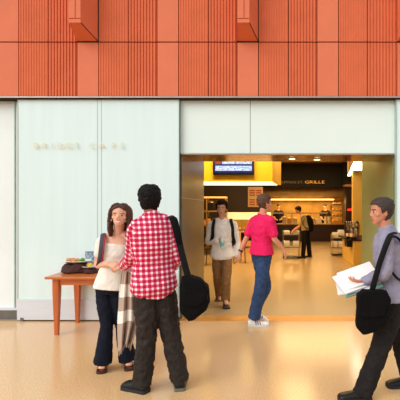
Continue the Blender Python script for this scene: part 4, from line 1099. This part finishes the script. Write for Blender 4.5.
# ---- cooks behind the counter
def cook(p, lab, dx, face):
    Y = 20.2
    k = lambda a, y, d=0: (p+a, y, d)
    J = J_of(Y, head=k(dx,206.0,0), neck=k(0,210.5,0), chest=k(0,214,0), waist=k(0,218.5,0), pelvis=k(0,222,0),
         shR=k(-3.7,211.9,0), shL=k(3.7,211.9,0), elR=k(-4.8,217,-.05), wrR=k(-2.5,219.5,-.25), elL=k(4.8,217,-.05), wrL=k(2.5,219.5,-.25),
         hipR=k(-1.8,223,0), hipL=k(1.8,223,0), knR=k(-2,231,0), knL=k(2,231,0), anR=k(-2,238.2,0), anL=k(2,238.2,0), toeR=k(-2,239.5,-.15), toeL=k(2,239.5,-.15))
    base = V((qx(p,Y),Y,0))
    o, H = make_person(lab, J, base, face, 1.0, None, bpy.data.materials['skin_warm'], cloth('black_uniform', (24,20,20)), bpy.data.materials['black_jeans'],
        hands={'R':((.5,-.8,-.1),(0,0,-1),1,.4),'L':((-.5,-.8,-.1),(0,0,-1),-1,.4)}, sleeve=.7, vs=.012, fold=.02, shirt_t=(-.06,.97))
    mb = MB(); mb.loft(head_rings(H,.014,24)[6:])
    mb2 = mb.mesh('cap', world_of(o)); smooth(mb2); ob = link('cap', mb2, M['black_f'], o)
    for sx in (-1,1): shoe(o, V((qx(p+2*sx,Y),Y,0)), (0,-1), SHB, SOLB, .28, 1.0)
cook(325.5, 'cook in black with a dark cap behind the grille counter, next to the heated rack', -.8, (-.7,-.7))
cook(278.5, 'cook in black behind the grille counter, next to the yellow bulkhead', 0, (.5,-.85))

# ------------------------------------------------------------------ light, camera
def area(name, loc, sx, sy, power, c, rot=(0,0,0), spread=None):
    l = bpy.data.lights.new(name, 'AREA'); l.shape = 'RECTANGLE'; l.size = sx; l.size_y = sy; l.energy = power; l.color = c
    o = bpy.data.objects.new(name, l); col.objects.link(o); o.location = loc; o.rotation_euler = rot; return o
warm = (1,.68,.30)
area('cafe_lamp', (0.6,10.4,3.6), 1.2, 3.0, 90, warm)
area('cafe_lamp', (1.8,15.2,3.6), 3.0, 3.0, 150, warm)
area('cafe_lamp', (-1.2,12.6,3.6), 2.0, 2.0, 140, warm)
area('hood_lamp', (2.0,19.9,zh0-.08), 3.4, .5, 110, (1,.66,.26))
for x in (.6,1.2):
    l = bpy.data.lights.new('down_lamp','SPOT'); l.energy = 38; l.spot_size = 1.9; l.spot_blend = .6; l.color = (1,.88,.7); l.shadow_soft_size = .08
    o = bpy.data.objects.new('down_lamp', l); col.objects.link(o); o.location = (x-.2,6.5,zh-.05)
area('passage_lamp', (.3,7.3,3.6), 1.8, .5, 20, (1,.76,.45))
area('bulkhead_fill', (-.9,7.9,3.5), 1.6, .3, 60, (1,.85,.5), (math.radians(55),0,0))  # added unseen fill light, tilted at the bulkhead to brighten its yellow face
sun = bpy.data.lights.new('sun','SUN'); sun.energy = 1.7; sun.angle = math.radians(40); sun.color = (1,.98,.96)
so = bpy.data.objects.new('sun', sun); col.objects.link(so); so.rotation_euler = (math.radians(58), 0, math.radians(-48))
W = bpy.data.worlds.new('World'); sc.world = W; W.use_nodes = True
N = W.node_tree.nodes; L = W.node_tree.links; bg = N['Background']
tc = N.new('ShaderNodeTexCoord'); sp = N.new('ShaderNodeSeparateXYZ'); cr = N.new('ShaderNodeValToRGB')
L.new(tc.outputs['Generated'], sp.inputs[0]); mr = N.new('ShaderNodeMapRange'); mr.inputs[1].default_value = -1
L.new(sp.outputs['Z'], mr.inputs[0]); L.new(mr.outputs[0], cr.inputs[0])
e = cr.color_ramp.elements; e[0].position = .47; e[0].color = (.12,.11,.10,1); e[1].position = .56; e[1].color = (.95,.98,1,1)
L.new(cr.outputs[0], bg.inputs['Color']); bg.inputs['Strength'].default_value = 1.0
cam = bpy.data.cameras.new('camera'); cam.sensor_width = 36; cam.lens = 36*F/400; cam.shift_x = -(VPX-200)/400; cam.shift_y = (HY-200)/400
cam.clip_end = 100
co = bpy.data.objects.new('camera', cam); col.objects.link(co); co.location = (0,0,CH); co.rotation_euler = (math.pi/2,0,0)
sc.camera = co
sc.view_settings.view_transform = 'Standard'; sc.view_settings.look = 'None'; sc.view_settings.gamma = 1; sc.view_settings.use_curve_mapping = False
sc.view_settings.exposure = 0.0
sc.cycles.use_denoising = True
